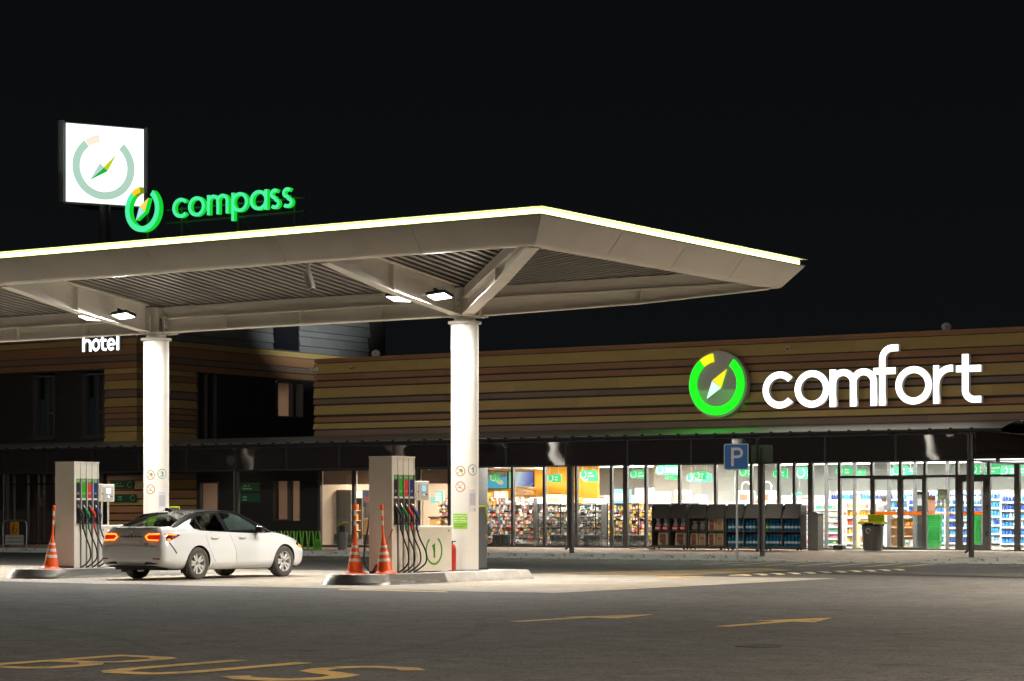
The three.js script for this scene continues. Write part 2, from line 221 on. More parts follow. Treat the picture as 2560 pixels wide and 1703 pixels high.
// columns
const greenRing = '#5b8f3a';
function decal(name, parent, w, h, draw, px, deg, y, r = 0.2865, cx = 256) { // print wrapped on the column, centred at deg (0 = +x, 90 = +z)
  const t = canvasTex(cx, Math.round(cx * h / w), draw), n = 12, half = w / r / 2, g = new THREE.CylinderGeometry(r, r, h, n, 1, true, Math.PI / 2 - (deg * Math.PI / 180) - half, 2 * half);
  const m = mesh(name, g, new THREE.MeshStandardMaterial({ map: t, roughness: 0.5, transparent: false }), parent); m.position.y = y; return m;
}
const whiteBg = '#e6e3dc';
function banSign(kind) { return (g, w, h) => { g.fillStyle = whiteBg; g.fillRect(0, 0, w, h); const r = w * 0.42, c = w / 2; g.strokeStyle = '#8fae72'; g.lineWidth = w * 0.03; g.beginPath(); g.arc(c, c, r + w * 0.05, 0, 7); g.stroke(); g.fillStyle = '#5fa743'; if (kind) { g.beginPath(); g.arc(c + w * 0.08, c - h * 0.08, w * 0.16, 0, 7); g.arc(c + w * 0.17, c, w * 0.1, 0, 7); g.fill(); g.beginPath(); g.arc(c - w * 0.22, c + h * 0.1, w * 0.07, 0, 7); g.fill(); g.fillRect(c - w * 0.26, c + h * 0.12, w * 0.1, h * 0.14); } else { g.fillRect(c - w * 0.24, c + h * 0.04, w * 0.34, h * 0.09); g.lineWidth = w * 0.05; g.strokeStyle = '#5fa743'; g.beginPath(); g.moveTo(c + w * 0.05, c - h * 0.1); g.bezierCurveTo(c + w * 0.1, c - h * 0.25, c + w * 0.2, c - h * 0.1, c + w * 0.24, c - h * 0.22); g.stroke(); } g.strokeStyle = '#d4402f'; g.lineWidth = w * 0.055; g.beginPath(); g.arc(c, c, r, 0, 7); g.stroke(); g.beginPath(); g.moveTo(c - r * 0.7, c - r * 0.7); g.lineTo(c + r * 0.7, c + r * 0.7); g.stroke(); }; }
CX.forEach((x, i) => {
  const c = thing('canopy_column', i === 0 ? 'white round canopy column numbered 1 beside the closer pump island' : i === 1 ? 'white round canopy column beyond the parked sedan' : 'white round canopy column further along the canopy', 'column', [x, 0, CZ], 0, 'canopy columns');
  mesh('shaft', cyl(0.285, 0.285, 5.065, 0, 0.195, 0, 48), whiteM, c);
  mesh('collar', cyl(0.345, 0.345, 0.05, 0, 5.261, 0, 40), whiteM, c);
  mesh('neck', cyl(0.22, 0.22, 0.088, 0, 5.311, 0, 32), whiteM, c);
  mesh('base_plate', cyl(0.36, 0.36, 0.02, 0, 0.2, 0, 32), greyM, c);
  if (i > 1) return;
  decal('ban_sign', c, 0.23, 0.23, banSign(true), 0, 75, 2.235); decal('ban_sign', c, 0.23, 0.23, banSign(false), 0, 75, 1.915);
  decal('number_sign', c, 0.25, 0.25, (g, w, h) => { g.fillStyle = '#e4e2de'; g.fillRect(0, 0, w, h); g.strokeStyle = '#3f7440'; g.lineWidth = w * 0.05; g.beginPath(); g.arc(w / 2, h / 2, w * 0.42, 0, 7); g.stroke(); g.fillStyle = '#3c5c36'; g.font = 'bold ' + w * 0.62 + 'px sans-serif'; g.textAlign = 'center'; g.textBaseline = 'middle'; g.fillText(i ? '3' : '1', w / 2, h * 0.52); }, 0, 20, 2.26);
  decal('info_sticker', c, 0.2, 0.46, (g, w, h) => { g.fillStyle = '#d8d6d8'; g.fillRect(0, 0, w, h); g.fillStyle = '#555'; g.font = w * 0.13 + 'px sans-serif'; g.textAlign = 'center'; g.fillText('POINT ' + (i ? '3' : '1'), w / 2, h * 0.09); g.fillStyle = '#b8b6bb'; g.fillRect(w * 0.12, h * 0.16, w * 0.76, h * 0.55); g.fillStyle = '#a0484a'; g.fillRect(w * 0.55, h * 0.88, w * 0.3, h * 0.03); }, 0, 20, 1.63);
  if (i === 0) decal('green_notice', c, 0.33, 0.31, (g, w, h) => { g.fillStyle = '#8ec63f'; g.fillRect(0, 0, w, h); g.fillStyle = '#eef4e0'; g.font = 'bold ' + w * 0.1 + 'px sans-serif'; ['«ПИСТОЛЕТТІ» ЖУЛҒАН', '45 000 ТГ. ДЕЙІН', 'АЙЫП САЛЫНАДЫ'].forEach((s, k) => g.fillText(s, w * 0.06, h * (0.18 + k * 0.16))); g.fillRect(0, h * 0.57, w, h * 0.012); g.fillStyle = '#5f7f35'; g.font = 'bold ' + w * 0.09 + 'px sans-serif'; ['ШТРАФ «ПИСТОЛЕТА»', 'СРЫВ ДО 45000 ТГ'].forEach((s, k) => g.fillText(s, w * 0.06, h * (0.74 + k * 0.15))); }, 0, 78, 1.21);
  else decal('green_notice', c, 0.33, 0.31, (g, w, h) => { g.fillStyle = '#8ec63f'; g.fillRect(0, 0, w, h); }, 0, 78, 1.21);
});
// canopy lamps: a pair on each front and back bracket
{
  const lampGlow = glow(1, 0.97, 0.9, 14, 0.8), lampL = C(1, 0.965, 0.9); let n = 0;
  CX.forEach((x, i) => { for (const s of [1, -1]) for (const k of [-1, 1]) {
    if (s < 0 && i > 3) continue;
    const o = thing('canopy_lamp', i > 1 ? 'black flat floodlight under the canopy at a further column' : s > 0 ? `lit black floodlight on the ${k > 0 ? 'shop-entrance' : 'hotel'} side of the bracket at the ${i ? 'column beyond the sedan' : 'closer column'}` : `black floodlight behind the main beam at the ${i ? 'column beyond the sedan' : 'closer column'}`, 'lamp', [x + k * 0.5, 5.68, CZ + s * 1.62], 0, 'floodlights under the canopy');
    o.rotation.set(-s * 0.24, 0, k * 0.08); n++;
    mesh('housing', rb(0.46, 0.07, 0.34, 0.02, 0, 0.035, 0), darkM, o); mesh('bracket_arm', b2(-0.03, 0.03, 0.07, 0.11, -0.2, 0.2), darkM, o);
    mesh('arm', k > 0 ? b2(-0.42, -0.2, 0.07, 0.1, -0.03, 0.03) : b2(0.2, 0.42, 0.07, 0.1, -0.03, 0.03), creamM, o);
    mesh('light_panel', b2(-0.2, 0.2, -0.012, -0.001, -0.14, 0.14), lampGlow, o);
    const l = new THREE.RectAreaLight(lampL, 880, 0.4, 0.28); l.position.set(0, -0.02, 0); l.rotation.x = -Math.PI / 2; o.add(l);
  } });
}
// bullet cameras hanging at the front fascia
for (const [i, w] of [[0, 'the nearer column'], [1, 'the column beyond the sedan']]) {
  const o = thing('bullet_camera', 'white bullet camera hanging from the canopy edge in front of ' + w, 'camera', [CX[i] - 0.42, 6.12, ZF - 0.12], 0, 'cameras under the canopy');
  mesh('mount', [cyl(0.035, 0.035, 0.2, 0, -0.2, 0, 10), cyl(0.06, 0.06, 0.02, 0, -0.02, 0, 12)], whiteM, o);
  const b = mesh('housing', rb(0.13, 0.34, 0.14, 0.03, 0, 0, 0), whiteM, o); b.position.set(0.04, -0.34, 0.02); b.rotation.z = 0.35; const e = mesh('lens', cyl(0.045, 0.045, 0.02, 0, -0.185, 0, 14), blackM, b); e.name = 'lens';
}

// ---------------------------------------------------------------- pump islands
function island(i, label) {
  const o = thing('pump_island', label, 'pump island', [CX[i] + 0.15, 0, CZ], 0, 'raised pump islands');
  const w = 0.75, z0 = -1.5, z1 = 4.42, R = 0.6, h = 0.2, t = 0.09;
  const ring = (e, y) => { const p = []; const W = w - e, a = z1 - e, r = R; for (let k = 0; k <= 10; k++) { const q = k / 10 * Math.PI / 2; p.push([W - r + r * Math.cos(q), y, a - r + r * Math.sin(q)]); } for (let k = 0; k <= 10; k++) { const q = Math.PI / 2 + k / 10 * Math.PI / 2; p.push([-(W - r) + r * Math.cos(q), y, a - r + r * Math.sin(q)]); } p.push([-W, y, 1.9], [-W, y, z0 + 0.25 + e], [-W + 0.25, y, z0 + e], [W - 0.25, y, z0 + e], [W, y, z0 + 0.25 + e], [W, y, 1.9]); return p; };
  const wall = (A, B, from, to) => { const P = []; for (let k = from; k < to; k++) { const a = A[k % A.length], b = A[(k + 1) % A.length], c = B[k % A.length], d = B[(k + 1) % A.length]; P.push(...a, ...c, ...b, ...b, ...c, ...d); } const g = new THREE.BufferGeometry(); g.setAttribute('position', new THREE.BufferAttribute(new Float32Array(P), 3)); g.computeVertexNormals(); return toCreasedNormals(g, 0.5); };
  const A = ring(0, 0), B = ring(t * 0.2, 0.05), D = ring(t, h), n = A.length;
  mesh('concrete_kerb', [wall(A, B, 22, 27), wall(B, D, 22, 27)], concM, o);
  const s = mesh('steel_nose', [wall(A, B, 0, 22), wall(B, D, 0, 22), wall(A, B, 27, 28), wall(B, D, 27, 28)], steelM, o);
  const top = new THREE.ShapeGeometry(shape(D.map(p => [p[0], p[2]]))); top.rotateX(Math.PI / 2); const p = top.attributes.position; for (let k = 0; k < p.count; k++) p.setY(k, h); top.computeVertexNormals(); mesh('top_slab', top, concM, o);
  return o;
}
island(0, 'concrete pump island with steel nose under the pump numbered 1');
island(1, 'concrete pump island with steel nose behind the parked white sedan');
for (const i of [2, 3]) island(i, 'concrete pump island further along the canopy');

// ---------------------------------------------------------------- pumps
const gradeCols = [['ДТ', '#2a2a2e'], ['92', '#37a80d'], ['95', '#d8403f'], ['98', '#233a7e']];
function pump(i, label) {
  const o = thing('fuel_pump', label, 'fuel pump', [CX[i], 0.2, CZ], 0, 'fuel pumps');
  const zf = 2.92, zb = 2.15, H = 2.27;                           // local z of the end faces
  mesh('cabinet', rb(0.56, H, zf - zb, 0.012, 0, H / 2, (zf + zb) / 2), pumpM, o);
  mesh('top_cap', b2(-0.287, 0.287, H, H + 0.015, zb - 0.006, zf + 0.006), whiteM, o);
  const chip = [[0.02, 0.02, 0.02], [0.01, 0.2, 0.06], [0.62, 0.025, 0.012], [0.03, 0.05, 0.2]], cm = chip.map(c => M(...c, 0.4));
  for (let k = 0; k < 4; k++) {
    const z = zf - 0.07 - k * 0.178 - 0.045, X = 0.282, [t, col] = gradeCols[k];
    const panel = mesh('grade_panel', b2(X, X + 0.006, 1.5, 1.92, z - 0.05, z + 0.05), new THREE.MeshStandardMaterial({ color: 0xffffff, roughness: 0.3, map: canvasTex(64, 256, (g, w, h) => { g.fillStyle = '#5fa04a'; g.fillRect(0, 0, w, h * 0.22); g.fillStyle = '#dfeadb'; g.font = 'bold 24px sans-serif'; g.textAlign = 'center'; g.fillText('К-4', w / 2, h * 0.15); g.fillStyle = col; g.fillRect(0, h * 0.22, w, h * 0.78); g.fillStyle = '#eee'; g.font = '34px sans-serif'; g.fillText(t, w / 2, h * 0.8); }) }), o);
    mesh('nozzle_boot', b2(X, X + 0.01, 0.95, 1.46, z - 0.05, z + 0.05), blackM, o);
    mesh('boot_floor', b2(X + 0.01, X + 0.07, 0.95, 0.98, z - 0.045, z + 0.045), blackM, o);
    mesh('panel_frame', b2(X, X + 0.012, 1.462, 1.495, z - 0.055, z + 0.055), whiteM, o);
    mesh('hose_channel', b2(X, X + 0.018, 0.0, 1.93, z - 0.09, z - 0.062), greyM, o);
    mesh('face_joint', b2(X - 0.001, X + 0.003, 1.94, 2.26, z - 0.079, z - 0.073), greyM, o);
    // nozzle: spout up into the boot, handle down, and its hose
    const nz = mesh('nozzle', bar([X + 0.03, 1.36, z + 0.035], [X + 0.07, 1.24, z + 0.005], 0.014, 8), chromeM, o); mesh('swivel', bar([X + 0.07, 1.12, z - 0.07], [X + 0.07, 1.0, z - 0.06], 0.026, 10), k === 0 ? greyM : chromeM, nz);
    mesh('nozzle_grip', [tube([[X + 0.055, 1.29, z + 0.02], [X + 0.075, 1.22, z - 0.01], [X + 0.085, 1.16, z - 0.06], [X + 0.08, 1.09, z - 0.075]], 0.034, 10, 8)], cm[k], nz);
    mesh('trigger_guard', tube([[X + 0.085, 1.17, z - 0.02], [X + 0.13, 1.09, z - 0.03], [X + 0.1, 1.0, z - 0.06]], 0.011, 8, 6), blackM, nz);
    const hz = z - 0.065;
    const hp = [[X + 0.075, 1.05, hz], [X + 0.078, 0.92, hz], [X + 0.1, 0.7, hz - 0.06], [X + 0.17, 0.4, hz - 0.13 - 0.02 * k], [X + 0.16, 0.2, hz - 0.14 - 0.02 * k], [X + 0.08, 0.07, hz - 0.07], [X + 0.02, 0.02, hz - 0.02]];
    const hs = mesh('hose', tube(hp, 0.016, 40, 8), rubberM, o);
    mesh('hose_sleeve', bar([X + 0.076, 1.0, hz], [X + 0.08, 0.83, hz - 0.008], 0.022, 10), cm[k], hs);
  }
  mesh('joint_plate', b2(-0.2, 0.28, 0.002, 0.05, zf + 0.001, zf + 0.012), greyM, o);
  // hose on the far side, seen past the cabinet
  mesh('hose', tube([[-0.33, 1.2, zf - 0.1], [-0.37, 0.9, zf - 0.1], [-0.42, 0.5, zf - 0.05], [-0.4, 0.18, zf - 0.02], [-0.3, 0.03, zf - 0.06]], 0.018, 30, 8), rubberM, o);
  // payment terminal on its post
  const T = mesh('payment_terminal', rb(0.16, 0.38, 0.44, 0.015, 0.2, 1.62, 1.88), pumpM, o);
  mesh('terminal_door', rb(0.012, 0.3, 0.32, 0.005, 0.286, 1.61, 1.87), M(0.55, 0.53, 0.48, 0.4), T);
  mesh('screen', b2(0.293, 0.296, 1.61, 1.72, 1.8, 1.93), i ? glow(0.95, 0.97, 1, 1.3) : glow(0.25, 0.62, 0.95, 0.85), T);
  mesh('screen', b2(0.293, 0.296, 1.52, 1.56, 1.83, 1.89), i ? glow(0.95, 0.97, 1, 1.1) : glow(0.35, 0.7, 0.9, 0.7), T);
  mesh('keypad', b2(0.293, 0.295, 1.53, 1.56, 1.74, 1.81), greyM, T); mesh('lock', cyl(0.014, 0.014, 0.01, 0, 0, 0, 10).rotateZ(-Math.PI / 2).translate(0.29, 1.6, 2.06), blackM, T);
  mesh('terminal_post', cyl(0.02, 0.02, 0.53, 0.2, 0.9, 1.98, 10), pumpM, o); mesh('terminal_post', cyl(0.02, 0.02, 0.53, 0.2, 0.9, 1.78, 10), pumpM, o);
  // low service cabinet with the number
  const L = mesh('service_cabinet', rb(0.56, 0.86, 1.26, 0.012, 0, 0.45, 1.5), pumpM, o);
  mesh('cabinet_lid', rb(0.6, 0.05, 1.28, 0.015, 0, 0.895, 1.5), whiteM, L);
  const num = new THREE.Group(); const ring = extr(arcShape(0, 0, 0.29, 0.25, 60, -235, 40), 0.006), r2 = mesh('ring_mark', ring.rotateY(Math.PI / 2).translate(0.281, 0.43, 1.5), M(0.08, 0.27, 0.01, 0.5), L);
  const one = i ? [[-0.07, 0.14], [0.08, 0.14], [0.0, 0.02], [0.07, -0.03], [0.05, -0.12], [-0.07, -0.13]] : [[-0.06, 0.08], [0.012, 0.14], [0.012, -0.15]];
  mesh('number_mark', extr(strokeShape(one, 0.05), 0.006).rotateY(Math.PI / 2).translate(0.281, 0.43, 1.5), M(0.08, 0.27, 0.01, 0.5), L);
  for (const z of [0.98, 2.02]) mesh('rivet', cyl(0.018, 0.018, 0.008, 0, 0, 0, 10).rotateZ(-Math.PI / 2).translate(0.279, 0.82, z), greyM, L);
  return o;
}
pump(0, 'cream fuel pump with four hoses beside the cabinet numbered 1');
pump(1, 'cream fuel pump with four hoses behind the parked white sedan');
for (const i of [2, 3]) { const o = thing('fuel_pump', 'cream fuel pump further along the canopy', 'fuel pump', [CX[i], 0.2, CZ], 0, 'fuel pumps'); mesh('cabinet', rb(0.56, 2.27, 0.77, 0.012, 0, 1.135, 2.53), pumpM, o); mesh('service_cabinet', rb(0.56, 0.86, 1.26, 0.012, 0, 0.45, 1.5), pumpM, o); }

// ---------------------------------------------------------------- cones with tall reflective poles
function cone(x, z, lean, label) {
  const o = thing('traffic_cone', label, 'traffic cone', [x, 0.2, z], 0, 'orange cones on the pump islands'); o.rotation.z = lean;
  mesh('base', [cyl(0.27, 0.25, 0.012, 0, 0, 0, 28), lathe([[0.25, 0.012], [0.18, 0.03], [0.155, 0.06], [0.15, 0.085]], 28)], orangeM, o);
  const r = y => lerp(0.15, 0.028, (y - 0.085) / 0.63), seg = [[0.085, 0.24, 0], [0.24, 0.3, 1], [0.3, 0.37, 0], [0.37, 0.43, 1], [0.43, 0.51, 0], [0.51, 0.55, 1], [0.55, 0.715, 0]];
  for (const [a, b, w] of seg) mesh(w ? 'reflective_band' : 'cone_body', cyl(r(a) + w * 0.002, r(b) + w * 0.002, b - a, 0, a, 0, 28, true), w ? reflM : orangeM, o);
  const ps = [[0.715, 0.94, 0], [0.94, 1.03, 1], [1.03, 1.12, 0], [1.12, 1.23, 1], [1.23, 1.34, 0]];
  for (const [a, b, w] of ps) mesh(w ? 'reflective_band' : 'pole', cyl(0.022 + w * 0.0015 + (b > 1.3 ? 0.01 : 0), 0.022 + w * 0.0015 + (b > 1.3 ? 0.012 : 0), b - a, 0, a, 0, 14), w ? reflM : orangeM, o);
  return o;
}
cone(-27.52, -36.5, 0.0, 'orange and white cone with upright pole in front of the pump numbered 1');
cone(-26.97, -36.72, 0.055, 'orange and white cone with leaning pole at the nozzle corner of the pump');
cone(-35.68, -36.62, -0.075, 'orange and white cone at the pump behind the white sedan');
{ // broom leaning on the pump
  const o = thing('broom', 'old broom with grey handle leaning on the pump between two cones', 'broom', [-27.22, 0.2, -36.85]);
  mesh('handle', [bar([0, 0.2, 0], [0.06, 0.72, -0.3], 0.012, 8)], greyM, o); mesh('grip', bar([0.06, 0.72, -0.3], [0.078, 0.86, -0.36], 0.015, 8), M(0.5, 0.1, 0.05, 0.5), o);
  mesh('brush_head', extr(shape([[-0.16, 0.0], [0.1, 0.02], [0.08, 0.12], [0.02, 0.18], [-0.04, 0.18]]), 0.07).translate(0, 0.0, -0.035), M(0.16, 0.09, 0.06, 0.8), o); mesh('bristles', b2(-0.18, 0.09, 0.001, 0.045, -0.045, 0.05), blackM, o);
}
{ // extinguisher beside the service cabinet of pump 1
  const o = thing('fire_extinguisher', 'red fire extinguisher between the numbered cabinet and the column', 'fire extinguisher', [-27.32, 0.2, -39.5]);
  mesh('cylinder', lathe([[0.001, 0], [0.075, 0.0], [0.085, 0.03], [0.085, 0.46], [0.06, 0.53], [0.02, 0.55], [0.001, 0.55]], 20), M(0.45, 0.02, 0.01, 0.3, 0, { clearcoat: 0.5 }), o); mesh('valve', [cyl(0.02, 0.02, 0.06, 0, 0.545, 0, 10), b2(-0.02, 0.09, 0.59, 0.61, -0.01, 0.01)], blackM, o);
}
for (const [i, l] of [[0, 'slim dark grey bin with lime trim beside the column with the green notice'], [1, 'slim dark grey bin with lime trim behind the parked sedan']]) {
  const o = thing('waste_station', l, 'waste bin', [CX[i] - 0.22, 0.2, -40.76], Math.PI / 2, 'bins on the islands'), D = 0.36;
  mesh('body', extr(shape([[-0.24, 0.04], [0.24, 0.04], [0.24, 0.62], [0.2, 0.72], [0.24, 0.98], [0.16, 1.3], [-0.24, 1.3]]), D).translate(0, 0, -D / 2), M(0.1, 0.105, 0.11, 0.45, 0.3), o);
  mesh('lid', extr(shape([[-0.26, 1.305], [0.165, 1.305], [0.255, 0.99], [0.275, 0.995], [0.18, 1.34], [-0.26, 1.34]]), D + 0.03).translate(0, 0, -D / 2 - 0.015), limeM, o); mesh('trim', extr(shape([[0.246, 0.62], [0.256, 0.62], [0.216, 0.735], [0.204, 0.735]]), D).translate(0, 0, -D / 2), limeM, o); mesh('foot', b2(-0.22, 0.3, 0.0, 0.04, -D / 2 + 0.01, D / 2 - 0.01), blackM, o);
}
// ---------------------------------------------------------------- parked white sedan; local x = right of the car, -z = forward, l = metres from the tail
{
  const car = thing('parked_car', 'white sedan with dark roof and lit red tail lights stopped at the pumps', 'car', [-33.05, 0.004, -36.2]);
  const paint = M(0.62, 0.625, 0.62, 0.25, 0, { clearcoat: 1, clearcoatRoughness: 0.04 }), gloss = M(0.014, 0.013, 0.013, 0.18, 0, { clearcoat: 1, clearcoatRoughness: 0.03 }), trim = M(0.02, 0.02, 0.02, 0.6), seamM = M(0.03, 0.03, 0.03, 0.6);
  const tint = M(0.4, 0.47, 0.44, 0, 0, { transmission: 1, thickness: 0, ior: 1.5 });
  // l, bottom, sill w y, widest w y, belt w y, deck edge w y, centre y
  const T = [[0.0, .43, .56, .45, .6, .56, .57, .66, .5, .69, .7], [0.03, .36, .74, .41, .78, .58, .74, .71, .64, .745, .75], [0.065, .32, .8, .39, .83, .6, .785, .8, .66, .86, .89], [0.1, .3, .825, .38, .855, .61, .805, .86, .675, 1.0, 1.025], [0.14, .29, .84, .37, .872, .62, .815, .89, .68, 1.045, 1.066], [0.24, .27, .855, .36, .89, .64, .83, .93, .69, 1.062, 1.082], [0.45, .24, .865, .34, .905, .66, .845, .985, .69, 1.085, 1.1], [0.8, .22, .87, .32, .915, .66, .85, 1.01, .7, 1.05, 1.03], [1.1, .2, .87, .3, .918, .66, .85, 1.015, .72, .99, .95], [1.5, .2, .865, .28, .912, .64, .845, 1.0, .74, .95, .9], [2.4, .2, .865, .28, .908, .62, .84, .965, .75, .92, .88], [3.2, .2, .865, .28, .91, .62, .84, .94, .74, .94, .93], [3.55, .2, .87, .3, .915, .64, .84, .93, .68, .985, 1.02], [3.95, .21, .87, .32, .918, .64, .82, .905, .64, .95, .985], [4.35, .23, .85, .34, .885, .62, .77, .83, .58, .875, .905], [4.62, .25, .79, .36, .815, .58, .7, .75, .52, .79, .82], [4.78, .27, .69, .37, .715, .54, .62, .66, .46, .7, .72], [4.86, .3, .55, .38, .57, .52, .49, .6, .4, .625, .635], [4.885, .36, .42, .42, .44, .5, .38, .55, .3, .575, .58]];
  const row = l => { let i = 0; while (i < T.length - 2 && T[i + 1][0] < l) i++; const a = T[Math.max(0, i - 1)], b = T[i], c = T[i + 1], d = T[Math.min(T.length - 1, i + 2)], h = c[0] - b[0], t = (l - b[0]) / h; return b.map((_, k) => { if (!k) return l; const m0 = (c[k] - a[k]) / Math.max(1e-6, c[0] - a[0]) * h, m1 = (d[k] - b[k]) / Math.max(1e-6, d[0] - b[0]) * h, t2 = t * t, t3 = t2 * t; return (2 * t3 - 3 * t2 + 1) * b[k] + (t3 - 2 * t2 + t) * m0 + (-2 * t3 + 3 * t2) * c[k] + (t3 - t2) * m1; }); };
  const ls = [0, .008, .02, .035, .055, .075, .095, .115, .135, .15, .18, .24]; for (let l = 0.32; l < 4.6; l += 0.085) ls.push(l); ls.push(4.62, 4.68, 4.73, 4.78, 4.82, 4.85, 4.87, 4.885);
  const half = r => { const k = [[r[2] * .5, r[1]], [r[2] * .9, r[1]], [r[2], r[3]], [r[4] * .992, lerp(r[3], r[5], .5)], [r[4], r[5]], [lerp(r[4], r[6], .45), lerp(r[5], r[7], .6)], [r[6], r[7]], [r[8], r[9]], [r[8] * .6, lerp(r[9], r[10], .75)], [0, r[10]]]; const c = new THREE.CatmullRomCurve3(k.map(p => V3(p[0], p[1], 0)), false, 'centripetal').getPoints(30); return c.map(p => [Math.max(0, p.x), p.y]); };
  const secs = ls.map(l => { const h = half(row(l)), f = [[0, row(l)[1]], ...h.slice(0, -1)]; return [...h.slice(0).map(p => [p[0], p[1], l]), ...h.slice(0, -1).reverse().map(p => [-p[0], p[1], l]), [0, row(l)[1], l]]; });
  const n = secs[0].length, P = [], I = []; secs.forEach(s => s.forEach(p => P.push(p[0], p[1], -p[2])));
  for (let j = 0; j < secs.length - 1; j++) for (let i = 0; i < n; i++) { const a = j * n + i, b = j * n + (i + 1) % n; I.push(a, a + n, b, b, a + n, b + n); }
  for (const [j, f] of [[0, 0], [secs.length - 1, 1]]) { const c = P.length / 3, s = secs[j]; P.push(0, s.reduce((q, p) => q + p[1], 0) / n, -ls[j]); for (let i = 0; i < n; i++) { const a = j * n + i, b = j * n + (i + 1) % n; f ? I.push(a, c, b) : I.push(b, c, a); } }
  let bg = new THREE.BufferGeometry(); bg.setAttribute('position', new THREE.BufferAttribute(new Float32Array(P), 3)); bg.setIndex(I); bg.computeVertexNormals(); bg.setAttribute('uv', new THREE.BufferAttribute(new Float32Array(P.length / 3 * 2), 2));
  { const p = bg.attributes.position, nn = bg.attributes.normal; let s = 0; for (let i = 0; i < p.count; i += 7) s += nn.getX(i) * p.getX(i); if (s < 0) { const ix = bg.index.array; for (let i = 0; i < ix.length; i += 3) { const t = ix[i]; ix[i] = ix[i + 1]; ix[i + 1] = t; } bg.computeVertexNormals(); } }
  const ev = new Evaluator(); ev.attributes = ['position', 'normal', 'uv']; ev.useGroups = true; let body = new Brush(bg, paint); body.updateMatrixWorld();
  for (const [l, r] of [[1.1, 0.375], [3.925, 0.375]]) for (const s of [-1, 1]) { const c = new Brush(new THREE.CylinderGeometry(r, r, 0.7, 40).rotateZ(Math.PI / 2).translate(s * 0.9, 0.335, -l), trim); c.updateMatrixWorld(); body = ev.evaluate(body, c, SUBTRACTION); }
    const bm = new THREE.Mesh(body.geometry, body.material); bm.name = 'body'; bm.castShadow = bm.receiveShadow = true; car.add(bm);
  const bvh = new MeshBVH(bg);
  const hit = (o, d) => bvh.raycastFirst(new THREE.Ray(V3(...o), V3(...d).normalize()), THREE.DoubleSide);
  const onSide = (l, y, off = 0, s = 1) => { const h = hit([s * 2, y, -l], [-s, 0, 0]); return h ? [h.point.x + s * off, y, -l] : [s * 0.85, y, -l]; };
  const onRear = (w, y, off = 0) => { const h = hit([w, y, 1], [0, 0, -1]); return h ? [w, y, h.point.z + off] : [w, y, off - 0.1]; };
  const onTop = (w, l, off = 0) => { const h = hit([w, 3, -l], [0, -1, 0]); return h ? [w, h.point.y + off, -l] : [w, 1, -l]; };
  function patch(pts, map, off, depth = 0.012) { // polygon dropped on the body: dense ear cut with a skirt
    const sh = shape(pts), g0 = new THREE.ShapeGeometry(sh), lo = [Math.min(...pts.map(p => p[0])), Math.min(...pts.map(p => p[1]))], hi = [Math.max(...pts.map(p => p[0])), Math.max(...pts.map(p => p[1]))];
    const nx = Math.max(2, Math.ceil((hi[0] - lo[0]) / 0.05)), ny = Math.max(2, Math.ceil((hi[1] - lo[1]) / 0.04));
    const inside = (x, y) => { let c = false; for (let i = 0, j = pts.length - 1; i < pts.length; j = i++) { const [a, b] = pts[i], [e, f] = pts[j]; if ((b > y) !== (f > y) && x < (e - a) * (y - b) / (f - b) + a) c = !c; } return c; };
    const V = pts.slice(); // boundary, then subdivide boundary edges
    const B = []; for (let i = 0; i < pts.length; i++) { const a = pts[i], b = pts[(i + 1) % pts.length], k = Math.max(1, Math.ceil(Math.hypot(b[0] - a[0], b[1] - a[1]) / 0.05)); for (let q = 0; q < k; q++) B.push([lerp(a[0], b[0], q / k), lerp(a[1], b[1], q / k)]); }
    const tri = THREE.ShapeUtils.triangulateShape(B.map(p => V2(...p)), []), out = []; const m = p => map(p[0], p[1], off);
    const split = (a, b, c, d) => { const e = (p, q) => Math.hypot(p[0] - q[0], p[1] - q[1]), L = [e(a, b), e(b, c), e(c, a)], k = L.indexOf(Math.max(...L)); if (d === 0 || L[k] < 0.09) { out.push([a, b, c]); return; } const T = [[a, b, c], [b, c, a], [c, a, b]][k], mid = [(T[0][0] + T[1][0]) / 2, (T[0][1] + T[1][1]) / 2]; split(T[0], mid, T[2], d - 1); split(mid, T[1], T[2], d - 1); };
    for (const t of tri) split(B[t[0]], B[t[1]], B[t[2]], 9);
    const Q = []; for (const t of out) Q.push(...t.flatMap(m));
    const g = new THREE.BufferGeometry(); g.setAttribute('position', new THREE.BufferAttribute(new Float32Array(Q), 3)); const gi = mergeVertices(g, 1e-4); gi.computeVertexNormals(); const top = gi.toNonIndexed();
    const K = []; for (let i = 0; i < B.length; i++) { const a = m(B[i]), b = m(B[(i + 1) % B.length]), c = map(B[i][0], B[i][1], off - depth), d = map(B[(i + 1) % B.length][0], B[(i + 1) % B.length][1], off - depth); K.push(...a, ...b, ...c, ...c, ...b, ...d); }
    const k = new THREE.BufferGeometry(); k.setAttribute('position', new THREE.BufferAttribute(new Float32Array(K), 3)); k.computeVertexNormals(); return mg([top, k]);
  }
  const line = (pts, map, r, off) => tube(pts.flatMap((p, i) => i < pts.length - 1 ? [0, .25, .5, .75].map(t => [lerp(p[0], pts[i + 1][0], t), lerp(p[1], pts[i + 1][1], t)]) : [p]).map(p => map(p[0], p[1], off)), r, pts.length * 12, 6);
